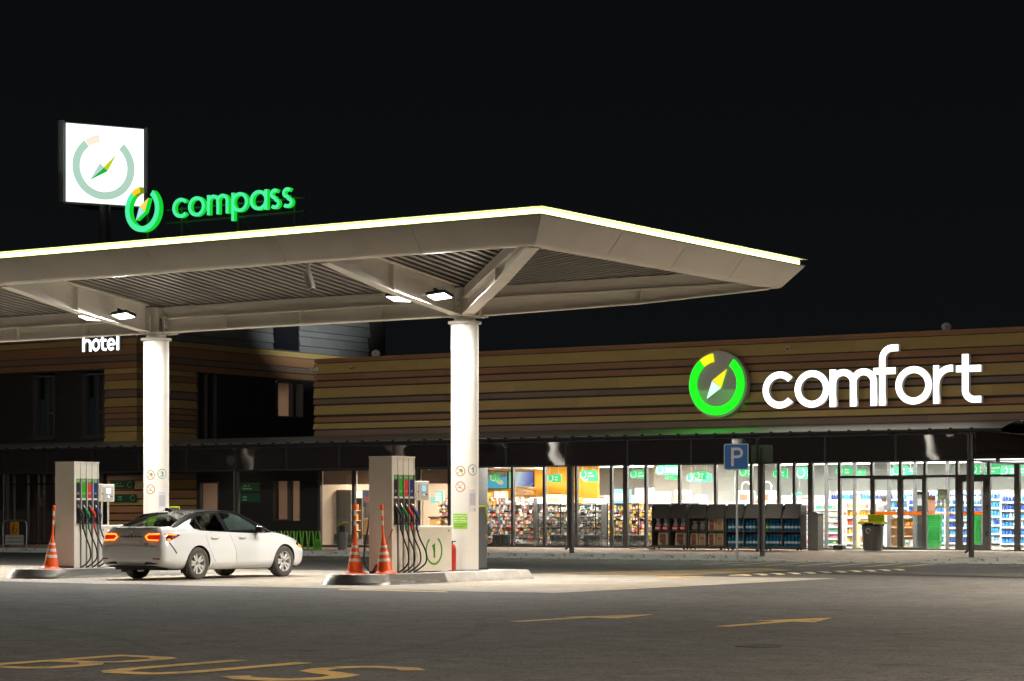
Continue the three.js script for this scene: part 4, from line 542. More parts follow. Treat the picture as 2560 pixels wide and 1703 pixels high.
// ground floor of the hotel, behind the arcade
{
  const gf = thing('hotel_ground_floor', 'hotel ground floor with glazed doors, board wall and dark slats behind the arcade', 'building');
  const Z = -66, y0 = 0.235, y1 = 2.9;
  mesh('upper_band', b2(-78, -51.45, y1, 3.69, -66.2, Z), darkWall, gf);
  rowOf(gf, 'd', 'x', -61.55, -57.05, 2.66, 2.88, Z - .19, 4.4); const R = [['o', .25, .86], ['y', .9, 1.12], ['o', 1.16, 1.4], ['o', 1.44, 1.68], ['y', 1.72, 1.93], ['o', 1.97, 2.26], ['y', 2.3, 2.64]]; for (const [k, a, b] of R) rowOf(gf, k, 'x', -61.55, -57.05, a, b, Z - .19, 4.45);
  mesh('wall', [b2(-61.6, -57.0, y0, y1, -66.3, -66.2), b2(-57.0, -56.85, y0, y1, -66.2, Z), b2(-61.75, -61.6, y0, y1, -66.2, Z)], darkWall, gf);
  const holes = [[-56.85, -55.95, y0, 2.56], [-53.4, -52.15, 1.15, 2.56]];
  slatWall(gf, 'x', -56.85, -51.45, y0, y1, Z - .05, holes); mesh('wall', [b2(-55.95, -53.4, y0, y1, -66.3, -66.06), b2(-52.15, -51.45, y0, y1, -66.3, -66.06), b2(-53.4, -52.15, y0, 1.15, -66.3, -66.06), b2(-56.85, -55.95, 2.56, y1, -66.3, -66.06), b2(-53.4, -52.15, 2.56, y1, -66.3, -66.06)], darkWall, gf);
  const pink = M(0.62, 0.46, 0.37, 0.85), roomM = M(0.5, 0.4, 0.34, 0.85);
  // lit door and window with their rooms
  const dr = mesh('door_frame', [b2(-56.85, -56.8, y0, 2.56, -66.1, -65.98), b2(-55.99, -55.95, y0, 2.56, -66.1, -65.98), b2(-56.8, -55.99, 2.5, 2.56, -66.1, -65.98)], frameM, gf); mesh('door_pane', b2(-56.8, -55.99, y0, 2.5, -66.06, -66.05), glassM, dr);
  const wf = mesh('window_frame', [b2(-53.4, -53.35, 1.15, 2.56, -66.1, -65.97), b2(-52.75, -52.58, 1.15, 2.56, -66.1, -65.97), b2(-52.2, -52.15, 1.15, 2.56, -66.1, -65.97), b2(-53.35, -52.75, 1.15, 1.2, -66.1, -65.97)], frameM, gf); mesh('window_pane', b2(-53.35, -52.75, 1.2, 2.56, -66.06, -66.05), glassM, wf); mesh('window_pane', b2(-52.58, -52.2, 1.2, 2.56, -66.06, -66.05), glassM, wf);
  mesh('room_wall', [b2(-57.3, -51.5, 0.2, 2.95, -70.2, -70.1), b2(-51.6, -51.5, 0.2, 2.95, -70.1, -66.35), b2(-57.3, -57.2, 0.2, 2.95, -70.1, -66.35), b2(-57.3, -51.5, 2.95, 3.0, -70.2, -66.35), b2(-57.2, -51.6, .2, .24, -70.1, -66.35)], pink, gf); mesh('stair_flight', plate(-54.8, -69.2, -51.6, -69.2, [[0, .3], [3.1, 2.2], [3.1, 2.5], [0, .7]], .8), M(.09, .085, .08, .7), gf);
  gf.add(rect(3, 1, C(1, .8, .62), 2.6, [-54.3, 2.9, -68.2], [-54.3, 0, -68.2])); mesh('ceiling_lamp', b2(-55.8, -52.8, 2.92, 2.945, -68.7, -67.7), glow(1, .82, .62, 1.6), gf);
  // glazed lobby at the far side
  const fr = []; for (const x of [-68.5, -67.4, -66.3, -65.55, -65.0, -64.72, -63.9, -62.9, -61.8]) fr.push(b2(x - .05, x + .05, y0, y1, -66.08, -65.96)); fr.push(b2(-78, -61.8, 2.5, 2.58, -66.06, -65.98), b2(-78, -61.8, y0, y0 + .08, -66.06, -65.98)); for (const x of [-70, -71.5, -73]) fr.push(b2(x - .05, x + .05, y0, y1, -66.08, -65.96));
  fr.forEach(g => mesh('door_frame', g, frameM, gf)); const xs = [-73, -71.5, -70, -68.5, -67.4, -66.3, -65.55, -65.0, -64.72, -63.9, -62.9, -61.8]; for (let i = 0; i < xs.length - 1; i++) { mesh('door_pane', b2(xs[i] + .05, xs[i + 1] - .05, y0 + .08, 2.5, -66.02, -66.01), glassM, gf); mesh('door_pane', b2(xs[i] + .05, xs[i + 1] - .05, 2.58, y1, -66.02, -66.01), glassM, gf); }
  mesh('lobby_wall', [b2(-78, -61.7, .2, 3, -71.1, -71), b2(-61.75, -61.65, .2, 3, -71, -66.3), b2(-78, -61.7, 2.95, 3, -71, -66.2), b2(-78, -61.75, .2, .23, -71, -66.1)], M(.22, .18, .155, .85), gf);
  mesh('curtain', (() => { const p = []; for (let x = -64.3; x <= -63.85; x += .03) p.push([x, -66.9 + .04 * Math.sin(x * 60)]); return extr(shape([...p, ...p.slice().reverse().map(q => [q[0], q[1] - .01])]), 2.1).rotateX(-Math.PI / 2).applyMatrix4(new THREE.Matrix4().makeScale(1, 1, -1)).translate(0, .4, 0); })(), M(.6, .5, .42, .9), gf);
  mesh('lit_wall', b2(-64.7, -62.0, .3, 2.4, -69.02, -69), roomM, gf); mesh('wall_lamp', b2(-63.7, -63.2, 1.2, 2.35, -68.98, -68.95), glow(1, .8, .55, .9), gf); gf.add(rect(1.5, 1, C(1, .8, .6), 2.6, [-63.5, 2.9, -67.8], [-63.5, 0, -67.8])); mesh('ceiling_lamp', b2(-64.2, -62.8, 2.92, 2.945, -68.3, -67.3), glow(1, .82, .62, 1.2), gf);
  mesh('exit_button', b2(-65.0, -64.96, 1.9, 1.98, -66.2, -66.18), glow(.9, .1, .05, 1.2), gf); mesh('exit_button', b2(-65.0, -64.96, 1.74, 1.82, -66.2, -66.18), glow(.1, .6, .25, 1), gf);
  // green direction boards
  for (const [x, y, a, b, dark] of [[-60.75, 2.48, 'Қонақүй', 'Гостиница', 0], [-60.6, 1.98, 'Кафе', 'Кофе', 0], [-54.6, 2.35, 'Қонақүй', 'Гостиница', 1], [-54.6, 1.95, 'Кафе', 'Кафе', 1]]) {
    const s = thing('direction_sign', `small dark green sign on the ${dark ? 'slatted' : 'orange board'} wall, ${a === 'Кафе' ? 'lower' : 'upper'} of the pair`, 'sign', [x, y, dark ? -65.99 : -66.1]);
    const g = new RoundedBoxGeometry(1.16, .3, .03, 3, .012); mesh('board', g, M(.01, .09, .035, .5), s); const t = mesh('print', new THREE.PlaneGeometry(1.1, .27), new THREE.MeshStandardMaterial({ roughness: .5, map: canvasTex(256, 64, (c, w, h) => { c.fillStyle = '#0c4a2a'; c.fillRect(0, 0, w, h); c.fillStyle = '#cfe0cf'; c.font = '20px sans-serif'; c.fillText(a, dark ? 80 : 50, 26); c.fillText(b, dark ? 80 : 50, 50); if (!dark) { c.strokeStyle = '#cfe0cf'; c.lineWidth = 3; c.beginPath(); c.arc(220, 32, 24, 0, 5.6); c.stroke(); } else { c.fillStyle = '#b0562a'; c.fillRect(24, 30, 34, 4); } }) }), s); t.position.z = .017;
  }
}
// ---------------------------------------------------------------- lit signs
// geometric lower-case letters: x-height 1, stroke s
function letter(ch, s) {
  const R = (1) / 2, ring = (cx, cy, r) => arcShape(cx, cy, r, r - s, 0.01, 359.99, 64), box = (x0, x1, y0, y1) => shape([[x0, y0], [x1, y0], [x1, y1], [x0, y1]]), S = [];
  const arch = (x0, x1, top, y0) => { const r = (x1 - x0) / 2, cx = (x0 + x1) / 2, p = []; for (let i = 0; i <= 24; i++) { const a = Math.PI * i / 24; p.push([cx + r * Math.cos(a), top - r + r * Math.sin(a)]); } p.push([x0, top - r - .1], [x0 + s, top - r - .1]); for (let i = 24; i >= 0; i--) { const a = Math.PI * i / 24; p.push([cx + (r - s) * Math.cos(a), top - r + (r - s) * Math.sin(a)]); } p.push([x1 - s, y0], [x1, y0]); return shape(p); };
  let w = 1;
  if (ch === 'o') S.push([ring(.5, .5, .5), 0]);
  if (ch === 'c') { S.push([arcShape(.5, .5, .5, .5 - s, 42, 318), 0]); w = .9; }
  if (ch === 'p') { S.push([ring(.5, .5, .5), 0], [box(0, s, -.42, 1), 1]); }
  if (ch === 'a') { S.push([ring(.5, .5, .5), 0], [box(1 - s, 1, 0, 1), 1]); }
  if (ch === 'm') { S.push([box(0, s, 0, 1), 1], [arch(.0, .74, 1, 0), 0], [arch(.74 - s, 1.48 - s, 1, 0), 2]); w = 1.48 - s; }
  if (ch === 'r') { S.push([box(0, s, 0, 1), 1], [arcShape(.52, .48, .52, .52 - s, 88, 180), 0], [box(.5, .6, 1 - s, 1), 2]); w = .6; }
  if (ch === 't') { const p = []; for (let i = 0; i <= 12; i++) { const a = Math.PI + Math.PI / 2 * i / 12; p.push([.5 + (.34 - s / 2) * Math.cos(a), .34 + (.34 - s / 2) * Math.sin(a)]); } S.push([strokeShape([[.16 + s / 2, 1.3], [.16 + s / 2, .34], ...p.slice(1), [.68, s / 2]], s), 0], [box(0, .68, 1 - s, 1), 1]); w = .68; }
  if (ch === 'f') { const p = []; for (let i = 0; i <= 12; i++) { const a = Math.PI - Math.PI / 2 * i / 12; p.push([.55 + (.38 - s / 2) * Math.cos(a), 1.22 + (.38 - s / 2) * Math.sin(a)]); } S.push([strokeShape([[.17 + s / 2, 0], [.17 + s / 2, 1.22], ...p.slice(1), [.72, 1.6 - s / 2]], s), 0], [box(0, .64, 1 - s, 1), 1]); w = .72; }
  if (ch === 's') { const p = []; for (let i = 0; i <= 14; i++) { const a = (40 + 230 * i / 14) * Math.PI / 180; p.push([.33 + (.3 - s / 2) * Math.cos(a), .735 + (.265 - s / 2) * Math.sin(a)]); } for (let i = 1; i <= 14; i++) { const a = (90 - 230 * i / 14) * Math.PI / 180; p.push([.33 + (.33 - s / 2) * Math.cos(a), .265 + (.265 - s / 2) * Math.sin(a)]); } S.push([strokeShape(p, s), 0]); w = .66; }
  if (ch === 'h') { S.push([box(0, s, 0, 1.45), 1], [arch(0, .82, 1, 0), 0]); w = .82; }
  if (ch === 'l') { S.push([box(0, s, 0, 1.45), 0]); w = s; }
  if (ch === 'e') { S.push([arcShape(.5, .5, .5, .5 - s, 0, 315), 0], [box(s * .5, .99, .5 - s * .38, .5 + s * .38), 1]); }
  return { S, w };
}
function addLetters(parent, list, s, depth, faceM, sideM, z) { // list: char, x0, x1, baseline, x-height
  for (const [ch, x0, x1, y, xh] of list) {
    const { S, w } = letter(ch, s), sx = (x1 - x0) / w, G = [], F = [];
    for (const [sh, k] of S) { G.push(extr(sh, depth + k * 0.003)); F.push(new THREE.ShapeGeometry(sh, 24).translate(0, 0, depth + k * 0.003 + 0.004)); }
    const m = new THREE.Matrix4().makeScale(sx, xh, 1).setPosition(x0, y, z); const b = mesh('letter', mg(G).applyMatrix4(m), sideM, parent); mesh('letter_face', mg(F).applyMatrix4(m), faceM, b);
  }
}
const LOGO = { ring: [[-232, 55], 'g'], cap: [[100, 128], 'y'] };
function logo(parent, cx, cy, r, z, depth, mats, wRing = .25) { // open ring, coloured cap and compass needle
  const part = (name, sh, fm, sm, d = depth) => { const b = mesh(name, extr(sh, d).translate(cx, cy, z), sm, parent); mesh(name + '_face', new THREE.ShapeGeometry(sh, 24).translate(cx, cy, z + d + .004), fm, b); return b; };
  part('ring', arcShape(0, 0, r, r * (1 - wRing), -232, 52, 64), mats.ring, mats.ringSide); part('ring_cap', arcShape(0, 0, r, r * (1 - wRing), 98, 127.6, 20), mats.cap, mats.capSide);
  const a = 52 * Math.PI / 180, d = [Math.cos(a), Math.sin(a)], q = [-d[1], d[0]], P = (u, v) => [r * (d[0] * u + q[0] * v), r * (d[1] * u + q[1] * v)];
  part('needle_tip', shape([P(.01, .2), P(.6, 0), P(.01, -.2)]), mats.tip, mats.tipSide); part('needle_tail', shape([P(-.01, -.2), P(-.6, 0), P(-.01, .2)]), mats.tail, mats.tailSide);
}
{ // comfort
  const s = thing('shop_sign', 'big white illuminated lettering reading comfort on the clapboards', 'sign', [0, 0, 0]);
  const side = M(.55, .53, .48, .5, 0, { emissive: C(1, .97, .9), emissiveIntensity: .06 });
  addLetters(s, [['c', -32.17, -31.16, 4.49, 1.09], ['o', -31.12, -30.0, 4.49, 1.09], ['m', -29.99, -28.49, 4.49, 1.09], ['f', -28.61, -27.83, 4.49, 1.09], ['o', -27.92, -26.8, 4.5, 1.09], ['r', -26.76, -26.16, 4.5, 1.09], ['t', -26.07, -25.32, 4.5, 1.06]], .178, .16, glow(1, .985, .95, 2.2, .8), side, -62.86);
  const w = rect(6.6, 1, C(1, .98, .94), 1.6, [-28.7, 5, -62.6], [-28.7, 2.5, -58]); s.add(w);
  const d = thing('logo_sign', 'round sign with glowing green ring and compass needle on the clapboards', 'sign', [0, 0, 0]);
  mesh('disc', cyl(1.0, 1.0, .2, 0, 0, 0, 64).rotateX(Math.PI / 2).translate(-33.7, 5.27, -62.93), M(.5, .48, .43, .45), d);
  logo(d, -33.7, 5.27, .93, -62.72, .05, { ring: glow(.004, .92, .006, 1.6, .2), ringSide: glow(.01, .75, .02, .8, .3), cap: glow(1, .86, .005, 1.25, .3), capSide: glow(.8, .8, .02, .6), tip: glow(1, .78, .01, 1.1), tipSide: glow(.2, .8, .05, .6), tail: glow(.75, .95, .95, 1), tailSide: glow(.1, .7, .1, .6) }, .27);
  d.add(rect(1.7, 1.5, C(.05, 1, .06), 5, [-33.7, 5.27, -62.6], [-33.7, 2.6, -59])); mesh('lift_eye', new THREE.TorusGeometry(.03, .008, 6, 14).translate(-33.68, 6.3, -62.9), greyM, d);
}
{ // compass on the canopy roof
  const g = thing('canopy_sign', 'green illuminated lettering reading compass with ring logo on the canopy roof', 'sign', [0, 0, 0]);
  const f = glow(.07, .78, .33, 1.15, .3), sd = glow(.005, .62, .03, 1.1, .2);
  addLetters(g, [['c', -31.34, -30.96, 7.22, .395], ['o', -30.93, -30.5, 7.22, .395], ['m', -30.44, -29.89, 7.225, .39], ['p', -29.82, -29.41, 7.23, .385], ['a', -29.36, -28.92, 7.23, .39], ['s', -28.87, -28.62, 7.225, .395], ['s', -28.57, -28.3, 7.225, .395]], .17, .08, f, sd, -35.64);
  logo(g, -32.12, 7.46, .455, -35.66, .12, { ring: f, ringSide: sd, cap: glow(1, .62, .02, 1), capSide: glow(.4, .5, .02, .5), tip: glow(1, .68, .12, 1), tipSide: sd, tail: glow(.4, .8, .85, 1), tailSide: sd }, .25);
  mesh('rail', b2(-31.6, -28.1, 7.13, 7.17, -35.72, -35.66), greyM, g); mesh('rail', b2(-31.6, -28.1, 7.4, 7.43, -35.72, -35.68), greyM, g);
  for (const x of [-32.1, -31.2, -29.75, -28.35]) mesh('support', [bar([x, 6.74, -35.68], [x, 7.45, -35.69], .025, 6), bar([x, 6.74, -36.3], [x, 7.3, -35.7], .02, 6)], greyM, g);
  g.add(rect(3.1, .5, C(.1, 1, .15), 1.6, [-29.9, 7.4, -35.5], [-29.9, 7, -30]));
}
{ // hotel
  const h = thing('hotel_sign', 'small white illuminated lettering reading hotel high on the hotel front', 'sign', [0, 0, 0]);
  addLetters(h, [['h', -59.53, -59.08, 7.22, .45], ['o', -59.06, -58.68, 7.22, .45], ['t', -58.68, -58.37, 7.22, .42], ['e', -58.34, -57.94, 7.22, .44], ['l', -57.88, -57.76, 7.22, .45]], .22, .1, glow(.9, .98, 1, 3, .8), M(.6, .62, .62, .5), -62.8); h.add(rect(1.8, .5, C(.9, .97, 1), 1.5, [-58.6, 7.45, -62.6], [-58.6, 7.2, -55]));
}
{ // three-sided pylon sign far behind
  const p = thing('pylon_sign', 'tall three-sided white illuminated pylon sign with pale ring emblem', 'sign', [-79.5, 0, -85.3], 0);
  const A = [-.96, 1.82], B = [.96, -1.82], W = 4.115, hh = 3.9, y0 = 16.42, th = Math.atan2(-(B[1] - A[1]), B[0] - A[0]);
  const face = new THREE.Group(); const pr = mesh('housing', extr(shape([[A[0], -A[1]], [B[0], -B[1]], [-1.2, 1.1], [-1.5, .4]]), hh).rotateX(-Math.PI / 2).translate(0, y0, 0), M(.16, .165, .16, .6), p);
  const F = (name, sh, m, k) => { const f = mesh(name, extr(sh, .02), m, pr); f.position.set(A[0], y0, A[1]); f.rotation.y = th; f.translateZ(.01 + k); return f; };
  F('lit_face', shape([[.09, .06], [W - .09, .06], [W - .09, hh - .06], [.09, hh - .06]]), glow(.93, 1, .97, 1.5, .8), 0);
  const c = [W * .48, hh * .47], R = 1.58; F('ring_print', arcShape(...c, R, R * .76, -232, 50, 64), glow(.44, .66, .53, 1, .3), .025); F('ring_cap_print', arcShape(...c, R, R * .76, 98, 127.4, 20), glow(1, .84, .68, 1, .3), .025);
  const a = 44 * Math.PI / 180, d = [Math.cos(a), Math.sin(a)], q = [-d[1], d[0]], P = (u, v) => [c[0] + R * (d[0] * u + q[0] * v), c[1] + R * (d[1] * u + q[1] * v)];
  F('needle_print', shape([P(0, 0), P(.6, .02), P(0, -.17)]), glow(.5, .62, .01, 1, .2), .025); F('needle_print', shape([P(0, 0), P(0, .17), P(.6, .025)]), glow(.93, .97, .9, 1.2, .2), .025); F('needle_print', shape([P(0, -.005), P(0, -.17), P(-.62, 0)]), glow(.005, .45, .06, 1, .2), .025); F('needle_print', shape([P(0, 0), P(-.62, .004), P(0, .17)]), glow(.5, .62, .62, 1, .2), .025);
  for (const [q, w] of [[A, .17], [B, .12]]) mesh('corner_post', cyl(w, w, hh + .06, q[0] - .06, y0 - .03, q[1] + (q === A ? .16 : -.1), 16), M(.3, .31, .3, .5), pr); mesh('base_frame', extr(shape([[A[0], -A[1]], [B[0], -B[1]], [-1.2, 1.1], [-1.5, .4]]), .05).rotateX(-Math.PI / 2).translate(0, y0 - .055, 0), M(.3, .31, .3, .5), pr); mesh('mast', cyl(.35, .28, y0, 0, 0, 0, 20), greyM, p); p.add(rect(3.6, 3.6, C(.93, 1, .97), 1, [.1, y0 + 1.9, .06], [8.8, y0 + 1.9, 4.7]));
}
// ---------------------------------------------------------------- shopfront glazing
const glazing = thing('shop_glazing', 'dark framed glass shopfront with doors and orange stripe', 'shopfront');
{
  const Z = -68, y0 = .25, y1 = 3.05, xs = [-46.9, -45.65, -44.48, -43.19, -41.91, -40.53, -39.98, -39.2, -37.93, -36.59, -35.28, -34.3, -33.75, -33.17, -32.17, -31.06, -30.1, -29.28, -28.23, -27.2, -26.3, -24.9, -23.5, -22, -20.5];
  const thick = [-39.98, -33.17, -26.3];
  for (const x of xs) { const t = thick.includes(x) ? .085 : .045; mesh('mullion', b2(x - t, x + t, y0, y1, Z - .06, Z + .07), frameM, glazing); }
  mesh('head_rail', b2(-47, -20.4, y1, y1 + .12, Z - .06, Z + .06), frameM, glazing); mesh('foot_rail', b2(-46.9, -20.4, y0 - .02, y0 + .05, Z - .05, Z + .05), frameM, glazing); mesh('bulkhead', b2(-47, -20.4, y1 + .12, 4, Z - .2, Z - .1), darkWall, glazing);
  const orangeS = M(.9, .36, .015, .9, 0, { transmission: .45, thickness: 0 }), ent = x => x > -32.2 && x < -26.4;
  for (let i = 0; i < xs.length - 1; i++) {
    const a = xs[i] + (thick.includes(xs[i]) ? .085 : .045), b = xs[i + 1] - (thick.includes(xs[i + 1]) ? .085 : .045), m = (a + b) / 2; if (b - a < .1) continue;
    if (ent(m)) {
      mesh('transom', b2(a, b, 2.5, 2.58, Z - .05, Z + .05), frameM, glazing); mesh('glass_pane', b2(a, b, 2.58, y1, Z - .004, Z + .004), glassM, glazing);
      const door = m > -31 && m < -29.3, leaf = m > -28.3 && m < -27.2; let A = a, B = b;
      if (door || leaf) { const f = leaf ? .14 : .05; const d = mesh('door_leaf', [b2(a, a + f, y0 + .05, 2.5, Z - .03, Z + .05), b2(b - f, b, y0 + .05, 2.5, Z - .03, Z + .05), b2(a + f, b - f, 2.5 - f, 2.5, Z - .03, Z + .05), b2(a + f, b - f, y0 + .05, y0 + .05 + f, Z - .03, Z + .05)], frameM, glazing); A = a + f; B = b - f; if (leaf) mesh('pull_handle', tube([[A + .04, 1.0, Z + .04], [A + .04, 1.02, Z + .13], [A + .04, 1.95, Z + .13], [A + .04, 1.97, Z + .04]], .018, 16, 8), blackM, d); if (leaf) for (const y of [.7, 1.5, 2.2]) mesh('hinge', b2(b - .03, b + .03, y, y + .16, Z + .05, Z + .1), blackM, d); }
      const p = mesh('glass_pane', b2(A, B, y0 + .05, 2.5, Z - .004, Z + .004), glassM, glazing);
      if (door || leaf) mesh('stripe', b2(A, B, 1.345, 1.455, Z + .005, Z + .008), orangeS, p);
      else { const dir = m < -30 ? 1 : -1; if (m < -30.9 || (m > -29.4 && m < -28.2)) for (let x = A + .05; x < B - .06; x += .075) mesh('chevron', extr(shape([[0, -.055], [.03, -.055], [.03 + .04 * dir, 0], [.03, .055], [0, .055], [.04 * dir, 0]]), .003).translate(x, 1.4, Z + .005), orangeS, p); }
    } else mesh('glass_pane', b2(a, b, y0 + .05, y1, Z - .004, Z + .004), glassM, glazing);
  }
  // inner lobby frames
  for (const x of [-33.6, -32.6, -31.4, -30.5, -29.4, -28.2]) mesh('inner_mullion', b2(x - .05, x + .05, .25, 3.05, -70.06, -69.96), M(.12, .12, .125, .4, .3), glazing);
  mesh('inner_rail', b2(-33.6, -27, 2.5, 2.57, -70.05, -69.97), M(.12, .12, .125, .4, .3), glazing);
  // sticker 24/7 and pictograms
  const st = (name, x, y, r, txt) => flat(2 * r, 2 * r, new THREE.MeshStandardMaterial({ roughness: .5, map: canvasTex(64, 64, (g, w) => { g.fillStyle = '#dfe6d8'; g.fillRect(0, 0, w, w); g.strokeStyle = '#7da04a'; g.lineWidth = 5; g.beginPath(); g.arc(32, 32, 28, 0, 7); g.stroke(); g.fillStyle = '#667'; g.font = '20px sans-serif'; g.textAlign = 'center'; g.fillText(txt, 32, 39); }) }), name, glazing, x, y, Z + .006);
  st('hours_sticker', -28.72, 1.98, .16, '24/7'); for (const [x, y] of [[-28.84, 1.76], [-28.7, 1.76], [-28.56, 1.76], [-28.84, 1.62], [-28.7, 1.62], [-28.56, 1.62]]) st('rule_sticker', x, y, .06, '');
  // cafe front, standing forward of the shop
  const cx = [-51.3, -49.8, -48.42, -47.06, -45.73], cz = -66; for (const x of cx) mesh('mullion', b2(x - .06, x + .06, .24, 2.9, cz - .06, cz + .06), frameM, glazing);
  mesh('head_rail', b2(-51.36, -45.6, 2.9, 3.69, cz - .06, cz + .04), darkWall, glazing); mesh('foot_rail', b2(-51.36, -45.6, .2, .3, cz - .05, cz + .05), frameM, glazing); for (let i = 0; i < 4; i++) { mesh('glass_pane', b2(cx[i] + .06, cx[i + 1] - .06, .3, 2.9, cz - .004, cz + .004), glassM, glazing); mesh('roller_blind', b2(cx[i] + .05, cx[i + 1] - .05, 2.42, 2.9, cz - .12, cz - .115), M(.66, .46, .36, .9), glazing); }
  mesh('return_wall', b2(-45.67, -45.6, .2, 3.69, -68.1, -66.06), frameM, glazing);
}
// ---------------------------------------------------------------- shop interior shell
{
  const r = structGroup('shop_room', 'bright shop interior with pale floor and grey upper walls', 'room');
  mesh('floor', b2(-58, -14, .1, .25, -82.5, -68.06), M(.5, .48, .45, .35), r); mesh('ceiling', b2(-58, -14, 3.3, 3.35, -82.5, -68.1), M(.55, .55, .53, .8), r);
  mesh('back_wall', b2(-58, -14, .25, 3.3, -82.5, -82.4), M(.42, .43, .41, .8), r); mesh('orange_wall', b2(-54, -44.7, .25, 3.3, -74.1, -74), M(.85, .4, .03, .7), r); mesh('side_wall', [b2(-51.45, -51.35, .25, 3.3, -74, -72.1), b2(-14.1, -14, .25, 3.3, -82.4, -68.1), b2(-58, -57.9, .25, 3.3, -82.4, -74.1)], M(.6, .58, .54, .8), r);
  mesh('grey_wall', b2(-44.65, -41.2, .25, 3.3, -78.1, -78), M(.36, .37, .36, .8), r);
  mesh('cafe_floor', b2(-51.35, -45.7, .1, .24, -72.1, -66.06), M(.4, .36, .32, .4), r); mesh('cafe_wall', [b2(-51.45, -51.35, .24, 3.3, -72.1, -66.06), b2(-51.35, -49.4, .24, 3.3, -72.2, -72.1), b2(-46.99, -46.95, .24, 1.0, -72.1, -68.1)], M(.66, .55, .46, .8), r); mesh('cafe_ceiling', b2(-51.35, -45.7, 3.0, 3.05, -72.1, -66.1), M(.6, .55, .5, .8), r);
  let n = 0; const lm = glow(1, .985, .95, 9, .8);
  for (const z of [-68.75, -71.7, -74.9, -78.8]) for (let x = -48.5; x < -22; x += 4.4) { if (x < -46.5 && z > -69) continue; const o = solo('ceiling_light', b2(x, x + 3.6, 3.2, 3.24, z - .06, z + .06), lm, 'long white linear ceiling light inside the shop', 'ceiling light', 'linear lights in the shop'); }
  for (const z of [-68.75, -71.7, -74.9, -78.8]) for (const x of [-45, -37, -29]) r.add(rect(7.6, .12, C(1, .95, .86), 225, [x, 3.19, z], [x, 0, z]));
  for (const [x, z] of [[-50, -68], [-48, -68], [-50, -70.5], [-48, -70.5]]) { solo('spot_lamp', cyl(.07, .07, .05, x, 2.94, z, 14), glow(1, .8, .55, 9), 'small warm ceiling spot in the cafe', 'lamp', 'cafe ceiling spots'); r.add(rect(.5, .5, C(1, .84, .66), 120, [x, 2.92, z], [x, 0, z])); }
}
// ---------------------------------------------------------------- merchandise and fittings
const goodsM = new THREE.MeshStandardMaterial({ vertexColors: true, roughness: .45 });
function colored(g, c) { g = norm(g); const n = g.attributes.position.count, a = new Float32Array(n * 3); for (let i = 0; i < n; i++) a.set(c, i * 3); g.setAttribute('color', new THREE.BufferAttribute(a, 3)); return g; }
const PAL = { mix: [[.8, .8, .78], [.75, .22, .04], [.6, .05, .03], [.8, .5, .05], [.15, .13, .12], [.45, .26, .14], [.8, .78, .74], [.85, .7, .5], [.1, .25, .5], [.7, .65, .6], [.85, .82, .8]], warm: [[.85, .4, .03], [.8, .12, .03], [.85, .65, .1], [.7, .06, .04], [.8, .75, .7], [.4, .2, .08], [.85, .5, .08]], blue: [[.02, .1, .45], [.03, .2, .6], [.05, .35, .65], [.3, .5, .65], [.015, .06, .3], [.04, .28, .6]], dark: [[.05, .05, .05], [.6, .5, .42], [.5, .48, .46], [.75, .74, .7], [.3, .16, .1], [.75, .3, .08], [.8, .75, .65]], clean: [[.85, .85, .84], [.8, .2, .35], [.1, .45, .3], [.85, .8, .7], [.2, .35, .7], [.8, .55, .2], [.82, .82, .85]] };
function goods(x0, x1, zf, shelves, pal, label, depth = .28, wmin = .06, wmax = .2, bottles = false, peg = null) {
  const L = []; if (peg) for (let x = peg[0] + .06; x < peg[1]; x += .1) for (let y = .45; y < peg[3] - .05; y += .13) if (rnd() < .6) { const w = rr(.05, .1), h = rr(.07, .15); L.push(colored(bx(w, h, .03, x + rr(-.03, .03), y + rr(-.03, .03), peg[2] + rr(.09, .2)), pick(pal))); L.push(colored(bx(w * .7, h * .4, .004, x, y - h * .1, peg[2] + .215), pick(PAL.clean))); } for (const [y, h] of shelves) { let x = x0; while (x < x1 - wmin) { const w = Math.min(rr(wmin, wmax), x1 - x), run = Math.min(Math.floor(rr(1, 5)), Math.floor((x1 - x) / w) || 1), c = pick(pal), hh = h * rr(.72, .98); for (let k = 0; k < run && x < x1 - wmin * .5; k++) { const q = c.map(v => v * rr(.85, 1.1)); if (bottles) { L.push(colored(cyl(w * .46, w * .42, hh * .72, x + w / 2, y, zf - w * .5, 7), q), colored(cyl(w * .3, w * .14, hh * .2, x + w / 2, y + hh * .72, zf - w * .5, 6), q), colored(cyl(w * .17, w * .17, hh * .07, x + w / 2, y + hh * .92, zf - w * .5, 6), pick(pal))); } else { L.push(colored(bx(w * .9, hh, depth * .8, x + w / 2, y + hh / 2, zf - depth / 2 - rr(0, .04)), q)); if (rnd() < .5) L.push(colored(bx(w * .7, hh * .35, .006, x + w / 2, y + hh * rr(.35, .65), zf - depth * .1 + .004 + .0), pick(PAL.clean))); } x += w; } if (rnd() < .04) x += .05; } }
  const m = mesh(numbered('merchandise'), mergeGeometries(L), goodsM, scene); return tag(m, label, 'goods', null, 'stuff');
}
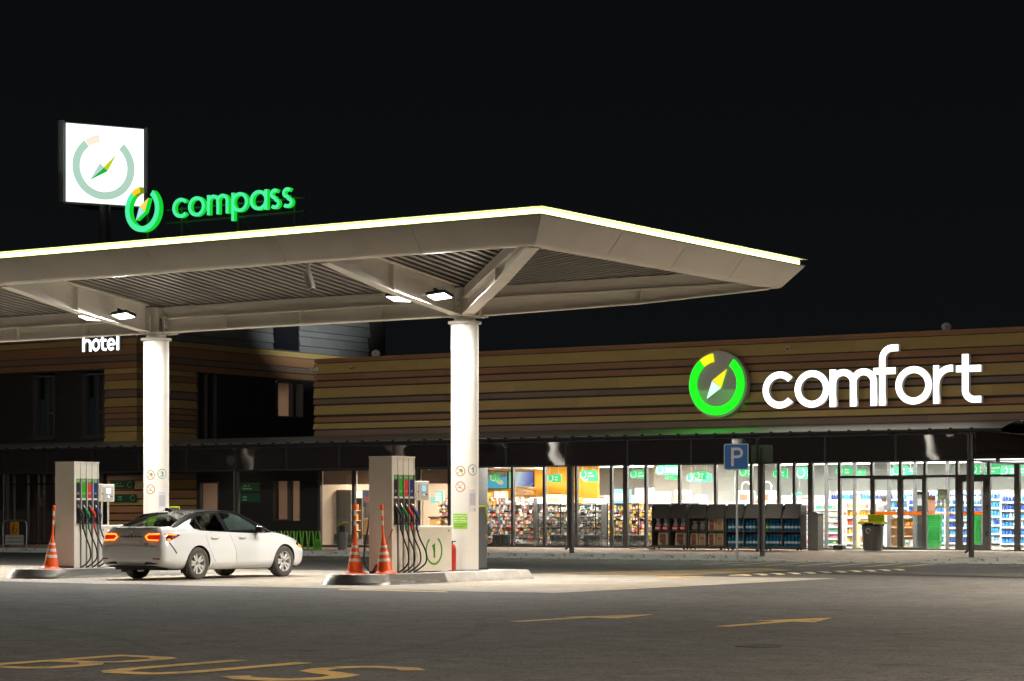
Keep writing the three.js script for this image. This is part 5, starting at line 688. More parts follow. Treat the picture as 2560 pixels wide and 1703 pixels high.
function gondola(x0, x1, z, top, n, label, pal, gl, o = {}) { // shelf run facing the street
  const g = thing('shelf_unit', label, 'shelf', [0, 0, 0], 0, 'shop shelf runs'), white = o.dark ? M(.1, .1, .1, .5) : M(.78, .77, .74, .45);
  mesh('back_panel', b2(x0, x1, .26, top, z - .46, z - .44), white, g); for (let x = x0; x <= x1 + .01; x += (x1 - x0) / Math.max(1, Math.round((x1 - x0) / 1.2))) mesh('upright', b2(x - .02, x + .02, .26, top, z - .43, z - .01), white, g);
  const sh = [], st = (top - .4) / n; for (let i = 0; i < n; i++) { const y = .38 + i * st; mesh('shelf_board', b2(x0 + .021, x1 - .021, y - .03, y, z - .42, z + (i ? 0 : .06)), white, g); sh.push([y + .002, st - .06]); mesh('price_rail', b2(x0 + .021, x1 - .021, y - .045, y + .01, z + (i ? .001 : .061), z + (i ? .008 : .068)), o.dark ? M(.3, .28, .26, .5) : M(.82, .8, .76, .4), g); }
  goods(x0 + .03, x1 - .03, z - .02, sh, pal, gl, .3, o.wmin ?? .06, o.wmax ?? .17, o.bottles, o.peg ? [x0, x1, z, top] : null); return g;
}
gondola(-48.6, -44.6, -69.5, 1.95, 8, 'black peg shelf by the first shop window', PAL.mix, 'small black and white packs on the first window shelf', { dark: true, peg: true });
gondola(-44.4, -41.9, -69.6, 1.72, 7, 'dark shelf behind the window left of the downpipe post', PAL.dark, 'dark bottles and packs behind the window grid', { dark: true, peg: true });
gondola(-41.6, -38.4, -69.7, 1.74, 6, 'shelf with yellow oil cans behind the window', [[.8, .5, .03], [.75, .42, .03], [.1, .09, .08], [.8, .78, .72], [.6, .08, .04]], 'yellow and black cans on the middle window shelf', { dark: true, peg: true, wmin: .1, wmax: .2 });
gondola(-50.8, -45.2, -72.6, 1.78, 5, 'white shelf run under the orange wall', PAL.mix, 'mixed packs on the shelf run under the orange wall');
gondola(-45, -38.6, -73, 1.8, 5, 'white shelf run behind the dog food racks, deeper in the shop', PAL.warm, 'orange and red goods on the deeper shelf run');
gondola(-38, -33.8, -71.3, 1.75, 7, 'white shelf run with household goods near the entrance', PAL.clean, 'white and pink household goods near the entrance');
gondola(-38.2, -34.2, -75.6, 1.9, 5, 'tall white shelf run in the middle of the shop', PAL.warm, 'orange and yellow goods in the middle of the shop', { bottles: true, wmin: .08, wmax: .12 });
gondola(-56, -46, -80.8, 2.15, 6, 'tall wall shelves on the far wall behind the orange corner', PAL.mix, 'mixed goods on the far wall shelves');
gondola(-45.5, -38.8, -80.9, 2.1, 6, 'tall wall shelves with yellow juice on the far wall', PAL.warm, 'yellow and orange juice bottles on the far wall', { bottles: true, wmin: .09, wmax: .13 });
gondola(-38.6, -30.4, -80.7, 2.25, 6, 'tall wall shelves of blue water bottles behind the entrance', PAL.blue, 'blue water bottles on the wall behind the entrance', { bottles: true, wmin: .09, wmax: .14 });
gondola(-34, -31.2, -77.4, 2.0, 6, 'shelf of blue bottles beside the checkout', PAL.blue, 'blue bottles beside the checkout', { bottles: true, wmin: .09, wmax: .13 });
gondola(-30.2, -26.5, -76.5, 2.1, 6, 'cooler shelves seen through the swing door', PAL.blue, 'pale blue bottles seen through the swing door', { bottles: true, wmin: .09, wmax: .13 });
{ // wire grids behind the windows
  for (const [x0, x1, w] of [[-44.2, -43.3, 'dark bottles'], [-42.9, -41.9, 'downpipe post'], [-41.4, -40.2, 'oil cans'], [-38.9, -37.9, 'dog food rack']]) { const g = thing('wire_grid', `black wire grid panel behind the glass by the ${w}`, 'wire grid', [0, 0, 0], 0, 'wire grids in the windows'), L = []; for (let x = x0 + .05; x < x1; x += .055) L.push(b2(x, x + .008, .4, 1.72, -69.2, -69.192)); for (let y = .5; y < 1.7; y += .11) L.push(b2(x0, x1, y, y + .007, -69.19, -69.183)); mesh('wires', L, blackM, g).userData.kind = 'stuff'; mesh('frame', [b2(x0 - .025, x0, .26, 1.75, -69.21, -69.17), b2(x1, x1 + .025, .26, 1.75, -69.21, -69.17), b2(x0, x1, 1.72, 1.75, -69.21, -69.17)], blackM, g); } }
{ // radiators along the glass
  const spots = [[-46.7, -45.75, 'first window'], [-45.5, -44.75, 'second window'], [-43.1, -42, 'window left of the downpipe'], [-41.8, -41.1, 'window right of the downpipe'], [-40.7, -39.3, 'window beside the racks'], [-50.9, -50.0, 'far cafe window'], [-49.6, -48.7, 'second cafe window']];
  for (const [a, b, w] of spots) { const g = thing('radiator', `dark cast radiator low inside the ${w}`, 'radiator', [0, 0, 0], 0, 'radiators inside the glass'); for (let x = a; x < b - .03; x += .075) mesh('rib', rb(.06, .36, .1, .02, x + .035, .5, a < -48 ? -66.3 : -68.28, 1), M(.07, .068, .066, .5), g); mesh('pipe', bar([a - .06, .38, a < -48 ? -66.3 : -68.28], [b + .06, .38, a < -48 ? -66.3 : -68.28], .02, 8), greyM, g); }
}
// toy boxes and bulky packs standing on the shelf tops
{ const box = (x, y, z, w, h, d, c, label, tilt = 0) => { const o = solo('product_box', rb(w, h, d, .008, 0, h / 2, 0, 1), M(...c, .4), label, 'box', 'boxes on the shelf tops'); o.position.set(x, y, z); o.rotation.y = tilt; const c2 = mesh('label_print', b2(-w * .35, w * .35, h * .25, h * .7, d / 2 + .001, d / 2 + .003), M(...pick(PAL.clean), .4), o); return o; };
  box(-45.3, 1.71, -69.85, .5, .22, .3, [.35, .05, .4], 'purple toy box on the dark shelf top', .2); box(-44.6, 1.71, -69.85, .55, .26, .3, [.8, .78, .74], 'white box with red print on the dark shelf top'); box(-43.9, 1.71, -69.85, .7, .34, .3, [.75, .72, .7], 'wide white toy box on the dark shelf top', -.1); box(-43.1, 1.71, -69.85, .35, .24, .3, [.8, .35, .05], 'orange toy pack on the dark shelf top'); box(-42.4, 1.71, -69.85, .6, .2, .3, [.8, .8, .8], 'flat white box on the dark shelf top');
  box(-41.3, 1.73, -69.95, .6, .5, .3, [.15, .4, .6], 'blue picture box on the oil can shelf top'); box(-40.4, 1.73, -69.95, .6, .54, .3, [.75, .5, .55], 'pink picture box on the oil can shelf top'); box(-39.7, 1.73, -69.95, .5, .4, .3, [.8, .78, .76], 'white picture box on the oil can shelf top'); box(-38.9, 1.73, -69.95, .5, .44, .3, [.78, .7, .66], 'beige picture box on the oil can shelf top'); box(-38.2, 1.73, -69.95, .3, .3, .3, [.3, .55, .8], 'small blue box on the oil can shelf top');
  for (const [x, l] of [[-37.5, 'white carrier bag with red print on the household shelf'], [-36.7, 'white carrier bag beside another on the household shelf']]) { const o = thing('carrier_bag', l, 'bag', [x, 1.752, -71.85]); mesh('bag', rb(.6, .42, .2, .02, 0, .21, 0), M(.85, .83, .8, .6), o); mesh('handle', tube([[-.16, .42, 0], [-.15, .62, 0], [0, .72, 0], [.15, .62, 0], [.16, .42, 0]], .018, 20, 8), M(.85, .83, .8, .6), o); mesh('print', b2(-.2, .1, .1, .3, .101, .104), M(.7, .25, .15, .6), o); }
  const pz = thing('pizza_box_stack', 'leaning stack of flat cardboard pizza boxes against the orange wall', 'box stack', [-47.2, 1.79, -72.85]); mesh('base_box', rb(.5, .3, .4, .01, -.1, .15, 0), M(.55, .32, .12, .8), pz); mesh('base_box', rb(.4, .24, .4, .01, .5, .12, 0), M(.2, .1, .05, .8), pz); for (let i = 0; i < 9; i++) { const b = mesh('flat_box', rb(.7, .03, .42, .006, 0, 0, 0), M(.65, .42, .22, .8), pz); b.position.set(rr(-.06, .06), .32 + i * .034, rr(-.03, .03)); b.rotation.set(0, rr(-.3, .3), rr(-.05, .05)); }
}
{ // screens on the orange wall
  const scr = (x0, x1, label, draw) => { const o = thing('wall_screen', label, 'screen', [(x0 + x1) / 2, 2.66, -73.95], 0, 'wall screens'); mesh('housing', rb(x1 - x0, .66, .06, .01), blackM, o); const t = canvasTex(128, 96, draw), m = mesh('screen', new THREE.PlaneGeometry(x1 - x0 - .03, .62), new THREE.MeshStandardMaterial({ color: 0x111111, emissive: 0xffffff, emissiveMap: t, emissiveIntensity: .85, roughness: .3 }), o); m.position.z = .034; };
  scr(-49.7, -48.6, 'wall screen showing grey blocks and pale blue', (g, w, h) => { g.fillStyle = '#8a8578'; g.fillRect(0, 0, w, h); for (let i = 0; i < 60; i++) { g.fillStyle = `hsl(45,10%,${30 + hash(i, 4) * 40}%)`; g.fillRect(hash(i, 1) * w, hash(i, 2) * h * .4, 8, 10); } g.fillStyle = '#5bb9d4'; g.beginPath(); g.moveTo(0, h * .45); g.lineTo(w, h * .3); g.lineTo(w, h); g.lineTo(0, h); g.fill(); g.fillStyle = '#e8d8a8'; g.beginPath(); g.ellipse(w * .7, h * .62, 20, 14, .4, 0, 7); g.fill(); });
  scr(-48.55, -47.45, 'wall screen showing green, white and violet colours', (g, w, h) => { const q = g.createLinearGradient(0, 0, w, h * .3); q.addColorStop(0, '#7fd09a'); q.addColorStop(.45, '#d8e8f4'); q.addColorStop(1, '#4a52b8'); g.fillStyle = q; g.fillRect(0, 0, w, h); g.fillStyle = '#8fd0d8'; for (let i = 0; i < 20; i++) g.fillRect(hash(i, 6) * w, h * (.6 + .4 * hash(i, 8)), 14, 4); });
}
{ // hanging green signs
  const S = [[-48.11, -47.7, 2.56, 2.90, -72.0, '', ''], [-44.99, -44.40, 2.50, 2.81, -71.0, 'Тағам', 'Тамақ'], [-43.32, -42.65, 2.61, 2.93, -70.5, 'Мойка', 'Дисконт'], [-44.46, -43.76, 2.54, 2.86, -72.5, '', ''], [-41.59, -40.95, 2.61, 2.93, -71.0, 'Снеки', 'Дисконт'], [-39.69, -38.70, 2.70, 3.04, -69.5, 'Автотовар', 'Автотовары'], [-41.88, -41.32, 2.61, 2.78, -74.0, 'Чай', ''], [-40.46, -39.44, 2.50, 2.81, -73.0, 'Печенье', 'Кофе'], [-39.09, -38.55, 2.55, 2.86, -71.0, 'Кофе', 'Чай'], [-37.33, -36.80, 2.63, 2.97, -71.0, 'Игрушки', 'Подарки'], [-36.32, -35.75, 2.57, 2.91, -71.5, 'Вода', 'Соки'], [-34.70, -34.13, 2.53, 2.93, -70.0, 'Молоко', 'Хлеб'], [-33.75, -33.06, 2.64, 2.96, -71.0, 'Мясо', 'Рыба'], [-34.59, -34.04, 2.66, 2.92, -74.0, 'Лёд', ''], [-33.65, -32.64, 2.67, 2.95, -75.0, 'Напитки', 'Вода'], [-32.63, -32.02, 2.65, 3.0, -73.0, 'Соки', 'Вода'], [-29.12, -28.0, 2.62, 2.98, -71.0, 'Мороженое', 'Салаты'], [-28.94, -27.9, 2.62, 2.97, -73.2, 'Бакалея', 'Макароны'], [-37.83, -37.44, 2.02, 2.16, -76.0, '', '']];
  const EN = ['', 'snacks and meals', 'car wash goods', '', 'crisps on discount', 'car accessories', 'tea', 'biscuits', 'coffee', 'toys and gifts', 'water and juice', 'milk and bread', 'meat and fish', 'ice', 'soft drinks', 'juice', 'ice cream and salads', 'groceries and pasta'];
  S.forEach(([x0, x1, y0, y1, z, a, b], i) => { const w = x1 - x0, h = y1 - y0, o = thing('hanging_sign', a ? 'hanging green sign for ' + EN[i] + ' in the shop' : ['plain', 'dark', 'tiny'][i === 0 ? 0 : i === 3 ? 1 : 2] + ' green sign with round mark hanging in the shop', 'sign', [(x0 + x1) / 2, (y0 + y1) / 2, z], 0, 'green signs in the shop');
    const sh = new THREE.Shape(), r = h / 2 - .01; sh.absarc(-w / 2 + r, 0, r, Math.PI / 2, Math.PI * 1.5); sh.lineTo(w / 2 - .05, -r); sh.absarc(w / 2 - .05, -r + .05, .05, -Math.PI / 2, 0); sh.lineTo(w / 2, r - .05); sh.absarc(w / 2 - .05, r - .05, .05, 0, Math.PI / 2); const gm = i === 3 ? M(.01, .2, .07, .5) : M(.04, .52, .2, .5); mesh('board', extr(sh, .02, { curveSegments: 12 }), gm, o); mesh('ring_mark', extr(arcShape(-w / 2 + r, 0, r * .82, r * .68, -220, 60, 24), .003).translate(0, 0, .021), M(.85, .85, .82, .5), o);
    if (a) { const t = mesh('print', new THREE.PlaneGeometry(Math.max(.1, w - 2 * r - .06), h * .7), new THREE.MeshStandardMaterial({ roughness: .5, map: canvasTex(128, 64, (c, W, H) => { c.fillStyle = 'rgb(57,190,124)'; c.fillRect(0, 0, W, H); c.fillStyle = '#eef5ee'; c.font = 'bold 24px sans-serif'; c.fillText(a, 6, 28); c.fillText(b, 6, 56); }) }), o); t.position.set(r - .0, 0, .0225); }
    for (const q of [-.3, .3]) mesh('wire', bar([w * q, r, .01], [w * q, 3.3 - (y0 + y1) / 2, .01], .006, 5), galvM, o); });
}
{ // cafe things
  const f = thing('drinks_fridge', 'lit glass door drinks fridge in the cafe', 'fridge', [-51.0, .245, -67.35], Math.PI / 2); mesh('cabinet', [b2(-.35, .35, 0, 2.0, -.34, -.3), b2(-.35, -.31, 0, 2, -.3, .3), b2(.31, .35, 0, 2, -.3, .3), b2(-.31, .31, 0, .25, -.3, .3), b2(-.31, .31, 1.7, 2, -.3, .3)], greyM, f); mesh('light_box', b2(-.3, .3, 1.72, 1.97, .301, .31), glow(1, .75, .5, 1.2), f); for (const y of [.55, .9, 1.25]) mesh('shelf', b2(-.3, .3, y, y + .02, -.28, .26), M(.7, .6, .5, .4, 0, { emissive: C(1, .75, .4), emissiveIntensity: .3 }), f);
  const L = []; for (const y of [.26, .575, .925, 1.275]) for (let x = -.27; x < .28; x += .075) L.push(colored(cyl(.032, .03, .22, x, y, .16, 8), pick(PAL.warm))); const gd = mesh('bottles', mergeGeometries(L), goodsM, f); gd.userData.kind = 'stuff';
  const c = thing('cafe_counter', 'pale wood cafe counter with dark top and pastry case', 'counter', [-48.0, .245, -69.6]); mesh('front', b2(-1.1, 1.0, 0, 1.0, -.35, .0), M(.6, .36, .16, .6), c); mesh('top', b2(-1.15, 1.05, 1.0, 1.05, -.4, .05), M(.08, .08, .08, .4), c); mesh('pastry_case', [b2(-.3, .9, 1.05, 1.1, -.36, -.02), b2(-.3, .9, 1.55, 1.58, -.36, -.02)], M(.7, .65, .55, .4), c); mesh('case_light', b2(-.28, .88, 1.535, 1.549, -.3, -.1), glow(1, .85, .6, 4), c);
  goods(-48.25, -47.15, -69.65, [[1.35, .16]], PAL.warm, 'pastries in the lit counter case', .2, .08, .14); goods(-49.2, -47.2, -71.6, [[1.5, .3], [1.95, .3]], PAL.mix, 'jars on the shelf behind the cafe counter');
  const sb = thing('side_counter', 'long pale wood sideboard with cups along the cafe wall', 'counter', [-51.05, .245, -69.4], Math.PI / 2); mesh('front', b2(-1.2, 1.2, 0, .95, -.25, .25), M(.62, .38, .17, .6), sb); mesh('top', b2(-1.25, 1.25, .95, 1.0, -.28, .28), M(.75, .73, .7, .4), sb); mesh('coffee_machine', [rb(.5, .55, .4, .03, -.6, 1.28, 0), b2(-.8, -.4, 1.02, 1.06, .2, .26)], M(.08, .08, .085, .3, .4), sb); mesh('cup_rack', [rb(.3, .3, .3, .02, .3, 1.16, 0), rb(.24, .2, .25, .02, .75, 1.1, 0)], M(.75, .7, .62, .5), sb);
  const ps = thing('price_poster', 'pastel blue and pink poster hanging over the cafe counter', 'poster', [-48.65, 2.0, -69.4]); flat(.58, .44, new THREE.MeshStandardMaterial({ roughness: .5, map: canvasTex(64, 48, (g, w, h) => { g.fillStyle = '#6fbcc4'; g.fillRect(0, 0, w, h); g.fillStyle = '#e8b0a0'; g.fillRect(0, 0, 20, h * .5); g.fillStyle = '#e9f0ee'; for (let i = 0; i < 5; i++) g.fillRect(24, 8 + i * 7, 30, 3); }) }), 'print', ps, 0, 0, .01); mesh('backing', bx(.6, .46, .012, 0, 0, 0), whiteM, ps);
  const pd = thing('pendant_lamp', 'black tube pendant lamp in the cafe', 'lamp', [-49.35, 2.1, -68]); mesh('tube', cyl(.035, .035, .5, 0, 0, 0, 12), blackM, pd); mesh('bulb', cyl(.033, .033, .04, 0, -.045, 0, 12), glow(1, .9, .7, 6), pd); mesh('cord', bar([0, .5, 0], [0, .9, 0], .006, 5), blackM, pd);
  const pic = thing('menu_screen', 'menu screen with red and blue picture on the cafe wall', 'screen', [-51.3, 1.95, -68.9], Math.PI / 2); mesh('housing', rb(.9, .6, .05, .01), blackM, pic); flat(.86, .56, new THREE.MeshStandardMaterial({ color: 0x222222, emissive: 0xffffff, emissiveIntensity: .6, emissiveMap: canvasTex(64, 48, (g, w, h) => { g.fillStyle = '#394a66'; g.fillRect(0, 0, w, h); g.fillStyle = '#b8473e'; g.fillRect(6, 18, 40, 18); g.fillStyle = '#6f86b0'; g.fillRect(30, 4, 30, 14); }) }), 'screen', pic, 0, 0, .03);
}
{ // checkout, stand, basket stacks
  const c = thing('checkout_counter', 'pale wood checkout counter with open shelves behind the doors', 'counter', [-31.9, .25, -72.2]); mesh('carcass', [b2(-.55, -.5, 0, 1.0, -.4, 0), b2(.5, .55, 0, 1.0, -.4, 0), b2(-.05, 0, 0, .98, -.4, 0), b2(-.5, .5, 0, 1.0, -.42, -.4)], M(.68, .46, .26, .6), c); for (const y of [.05, .38, .68, .98]) mesh('shelf', b2(-.5, .5, y, y + .025, -.398, .0), M(.68, .46, .26, .6), c); goods(-31.85, -31.42, -72.25, [[.5 - .165, .26], [.96, .2]], PAL.mix, 'newspapers and packs in the checkout shelves', .2, .1, .2);
  const e = thing('end_panel', 'tall pale wood shelf end beside the shop doors', 'panel', [-33.0, .25, -70.9]); mesh('panel', b2(-.05, .05, 0, 1.75, -.3, .1), M(.68, .46, .26, .6), e); mesh('foot', b2(-.06, .06, 0, .06, -.3, .12), M(.4, .26, .14, .6), e);
  const b = thing('info_stand', 'tall black and white info stand behind the sliding door', 'stand', [-30.75, .25, -71.2]); mesh('body', rb(.34, 1.85, .3, .02, 0, .93, 0), M(.03, .03, .032, .35), b); mesh('side_panel', rb(.26, 1.7, .02, .005, .33, .86, .05), M(.35, .16, .1, .5), b); mesh('window', b2(-.12, .12, 1.4, 1.75, .151, .156), M(.4, .42, .44, .2), b);
  const bas = (x, z, n, label) => { const o = thing('basket_stack', label, 'basket stack', [x, .25, z], 0, 'stacks of green baskets'); const gm = M(.015, .3, .05, .45); for (let i = 0; i < n; i++) mesh('basket', mg([lathe([[.2, 0], [.27, .22], [.285, .22], [.285, .235], [.26, .235], [.19, .012], [.001, .012]], 4).rotateY(Math.PI / 4).scale(1.15, 1, .85)]).translate(0, .05 + i * .075, 0), gm, o); mesh('stand', cyl(.2, .2, .05, 0, 0, 0, 16), greyM, o); };
  bas(-30.1, -70.6, 12, 'stack of green shopping baskets behind the sliding doors'); bas(-28.6, -70.4, 12, 'stack of green shopping baskets behind the swing door');
}
// person at the checkout: one continuous surface
{
  const P = thing('person', 'person in grey shirt and blue jeans leaning over the checkout, seen from behind', 'person', [-32.55, .25, -71.75], Math.PI * .92);
  const skin = C(.45, .28, .2), shirt = C(.2, .2, .21), jeans = C(.06, .1, .2), hair = C(.03, .025, .02), shoe = C(.03, .03, .03);
  const B = [[-.11, .06, 0, .045, -.11, .06, .1, .05, shoe], [.11, .06, 0, .045, .11, .06, .1, .05, shoe], [-.11, .08, -.01, .05, -.1, .48, .02, .065, jeans], [.11, .08, -.01, .05, .1, .48, .02, .065, jeans], [-.1, .48, .02, .07, -.09, .9, -.05, .095, jeans], [.1, .48, .02, .07, .09, .9, -.05, .095, jeans], [-.07, .93, -.05, .12, .07, .93, -.05, .12, jeans], [0, 1.02, -.04, .145, 0, 1.3, .1, .16, shirt], [-.15, 1.4, .15, .075, .15, 1.4, .15, .075, shirt], [-.19, 1.4, .15, .06, -.24, 1.15, .28, .05, shirt], [.19, 1.4, .15, .06, .24, 1.15, .28, .05, shirt], [-.24, 1.15, .28, .042, -.16, 1.05, .5, .034, skin], [.24, 1.15, .28, .042, .16, 1.05, .5, .034, skin], [0, 1.43, .19, .055, 0, 1.54, .25, .05, skin], [0, 1.6, .27, .085, 0, 1.67, .26, .09, hair], [0, 1.585, .32, .07, 0, 1.62, .32, .075, skin]];
  for (const s of [-1, 1]) for (let f = 0; f < 4; f++) B.push([s * (.16 - .02 * (f - 1.5)), 1.05, .53, .011, s * (.155 - .024 * (f - 1.5)), 1.035, .6 + .01 * (f % 3), .009, skin]); for (const s of [-1, 1]) B.push([s * .135, 1.05, .5, .012, s * .1, 1.04, .54, .01, skin]);
  const N = 84, S = .95, c = [0, .88, .2], mc = new MarchingCubes(N, new THREE.MeshStandardMaterial(), false, false, 200000), field = mc.field, dist = (x, y, z) => { let m = 1e9, best = 0, acc = 0; for (let i = 0; i < B.length; i++) { const b = B[i], dx = b[4] - b[0], dy = b[5] - b[1], dz = b[6] - b[2], t = clamp(((x - b[0]) * dx + (y - b[1]) * dy + (z - b[2]) * dz) / (dx * dx + dy * dy + dz * dz), 0, 1), d = Math.hypot(x - b[0] - dx * t, y - b[1] - dy * t, z - b[2] - dz * t) - lerp(b[3], b[7], t); if (d < m) { m = d; best = i; } acc += Math.exp(-d * 60); } return [-Math.log(acc) / 60, best]; };
  for (let k = 0; k < N; k++) for (let j = 0; j < N; j++) for (let i = 0; i < N; i++) { const f = v => (v - N / 2) / (N / 2) * S; field[k * N * N + j * N + i] = -dist(f(i) + c[0], f(j) + c[1], f(k) + c[2])[0]; }
  mc.isolation = 0; mc.update(); const n = mc.count, pos = new Float32Array(n * 3), nor = new Float32Array(n * 3), col = new Float32Array(n * 3);
  for (let i = 0; i < n; i++) { for (let q = 0; q < 3; q++) { pos[i * 3 + q] = mc.positionArray[i * 3 + q] * S + c[q]; } const b = B[dist(pos[i * 3], pos[i * 3 + 1], pos[i * 3 + 2])[1]]; b[8].toArray(col, i * 3); }
  const g = new THREE.BufferGeometry(); g.setAttribute('position', new THREE.BufferAttribute(pos, 3)); g.setAttribute('color', new THREE.BufferAttribute(col, 3)); const gi = mergeVertices(g, 1e-4); gi.computeVertexNormals(); const m = new THREE.Mesh(gi, new THREE.MeshStandardMaterial({ vertexColors: true, roughness: .8 })); m.name = 'body'; m.castShadow = m.receiveShadow = true; P.add(m);
}
// ---------------------------------------------------------------- outdoor racks by the shop window
const rackM = M(.06, .06, .055, .5, .1), bottleM = M(.012, .2, .34, .1, 0, { transmission: .4, thickness: 0 }), labelM = M(.42, .5, .55, .5), sackA = M(.4, .3, .18, .75), sackB = M(.12, .05, .03, .6), redM = M(.5, .03, .02, .5), capM = M(.02, .1, .3, .4);
const bottleG = mg([lathe([[.001, 0], [.05, 0], [.055, .02], [.055, .2], [.05, .23], [.022, .3], [.018, .33]], 12)]), bandG = cyl(.0562, .0562, .07, 0, .09, 0, 12, true), capG = cyl(.021, .021, .03, 0, .325, 0, 10);
let rackI = 0; const rackX = [-38.2, -36.85, -35.5, -34.15], rackNames = ['dog food rack furthest from the doors', 'rack of brown sacks and grey pouches', 'rack of blue bottles with dark labels', 'rack of blue bottles beside the entrance column'];
rackX.forEach((x, ri) => {
  const z = -66.6, y = .235, w = 1.3, o = thing('display_rack', `black wheeled ${rackNames[ri]}`, 'display rack', [x, y, z], 0, 'black display racks by the window');
  mesh('back', b2(0, w, .1, 1.42, -.42, -.4), rackM, o); for (const q of [0, .64, 1.28]) mesh('upright', b2(q, q + .025, .1, 1.42, -.4, 0), rackM, o); for (const h of [.1, .58]) mesh('shelf', b2(.026, w - .026, h, h + .025, -.4, -.002), rackM, o);
  for (const q of [.02, .67]) { const f = mesh('flap', rb(.6, .5, .02, .005, 0, -.25, 0, 1), rackM, o); f.position.set(q + .3, 1.46, -.16); f.rotation.x = -.42; }
  for (const q of [.1, 1.18]) for (const d of [-.32, -.06]) mesh('castor', cyl(.045, .045, .03, 0, 0, 0, 12).rotateZ(Math.PI / 2).translate(q, .045, d), blackM, o); mesh('base', b2(0, w, .085, .099, -.4, 0), rackM, o);
  const bay = (i, lev, fn) => fn(x + .03 + i * .64, y + (lev ? .606 : .126), z);
  if (ri >= 2) for (let i = 0; i < 2; i++) for (let lev = 0; lev < 2; lev++) bay(i, lev, (bxx, by, bz) => { const cnt = ri === 2 && i === 1 && lev === 1 ? 3 : 5; for (let k = 0; k < cnt; k++) for (let r = 0; r < 2; r++) { const green = ri === 3 && i === 0 && lev === 1 && k < 1 && r === 1; const b = thing('water_bottle', `${green ? 'green' : 'blue'} water bottle on the ${lev ? 'upper' : 'lower'} shelf of the ${ri === 2 ? 'dark-label rack' : 'rack by the entrance column'}`, 'bottle', [bxx + .07 + k * .122, by, bz - .26 + r * .16], 0, 'water bottles on the outdoor racks'); mesh('bottle', bottleG, green ? M(.1, .4, .02, .1, 0, { transmission: .5, thickness: 0 }) : bottleM, b); mesh('label', bandG, labelM, b); mesh('cap', capG, capM, b); } });
  else for (let i = 0; i < 2; i++) for (let lev = 0; lev < 2; lev++) bay(i, lev, (bxx, by, bz) => {
    if (ri === 0 && lev === 1 || (ri === 1 && lev === 1 && i === 0)) { for (let k = 0; k < 2; k++) { const d = ri === 1, p = thing('treat_pouch', `${d ? 'grey clear' : 'red'} pouch in ${i ? 'inner' : 'outer'} bay of the ${ri ? 'sack rack' : 'dog food rack'}`, 'pouch', [bxx + .16 + k * .28, by, bz - .12], 0, 'pouches on the racks'); mesh('pouch', rb(.22, .17, .14, .06, 0, .085, 0), d ? M(.12, .1, .1, .4) : redM, p); mesh('pouch_top', lathe([[.1, 0], [.085, .08], [.05, .13], [.09, .24], [.085, .26]], 12).scale(1, d ? .6 : 1, .5).translate(0, .15, 0), M(.35, .33, .32, .3, 0, { transmission: .4, thickness: 0 }), p); if (!d) mesh('print', b2(-.08, .08, .05, .11, .0705, .073), M(.7, .6, .5, .5), p); } return; }
    const c = lev ? (i ? 2 : 1) : (ri ? 2 : 1); for (let k = 0; k < c; k++) { const s = thing('pet_food_sack', `brown paper sack on the ${lev ? 'upper' : 'lower'} shelf of the ${ri ? 'sack rack' : 'dog food rack'}`, 'sack', [bxx + (c > 1 ? .15 + k * .3 : .36), by, bz - .14], rr(-.1, .1), 'sacks on the racks'); const W = c > 1 ? .27 : .4, g = new RoundedBoxGeometry(W, .42, .16, 5, .04), p = g.attributes.position; for (let q = 0; q < p.count; q++) { const yy = p.getY(q) / .42 + .5; p.setX(q, p.getX(q) * (1 + .06 * Math.sin(yy * 9 + k)) * (yy > .9 ? .93 : 1)); p.setZ(q, p.getZ(q) * (1.15 - .9 * Math.max(0, yy - .6)) + .012 * Math.sin(p.getX(q) * 30 + yy * 7)); } g.computeVertexNormals(); mesh('sack', g.translate(0, .21, 0), sackA, s); mesh('front_print', rb(W * .55, .34, .012, .004, 0, .2, .088, 1), k % 2 ? M(.3, .2, .12, .7) : sackB, s); mesh('print_band', b2(-W * .22, W * .22, .2, .27, .0945, .098), M(.3, .06, .03, .6), s); } });
});
{ const o = thing('side_box', 'grey metal cabinet with small roof beside the last rack', 'cabinet', [-32.7, .24, -66.9]); mesh('body', b2(-.02, .32, 0, 1.12, -.35, .05), M(.14, .135, .12, .5, .4), o); mesh('roof', extr(shape([[-.06, 1.12], [.36, 1.12], [.36, 1.15], [.15, 1.24], [-.06, 1.15]]), .45).translate(0, 0, -.37), M(.14, .135, .12, .5, .4), o); }
{ const o = thing('pallet_board', 'wooden pallet boards under the first rack', 'pallet', [-39.1, .236, -66.65]); mesh('board', b2(0, .9, .02, .045, -.1, 0), M(.45, .28, .13, .8), o); mesh('board', b2(0, .9, .02, .045, -.3, -.2), M(.42, .26, .12, .8), o); mesh('block', b2(.7, .8, 0, .02, -.3, 0), M(.4, .25, .12, .8), o); mesh('block', b2(.05, .15, 0, .02, -.3, 0), M(.4, .25, .12, .8), o); }
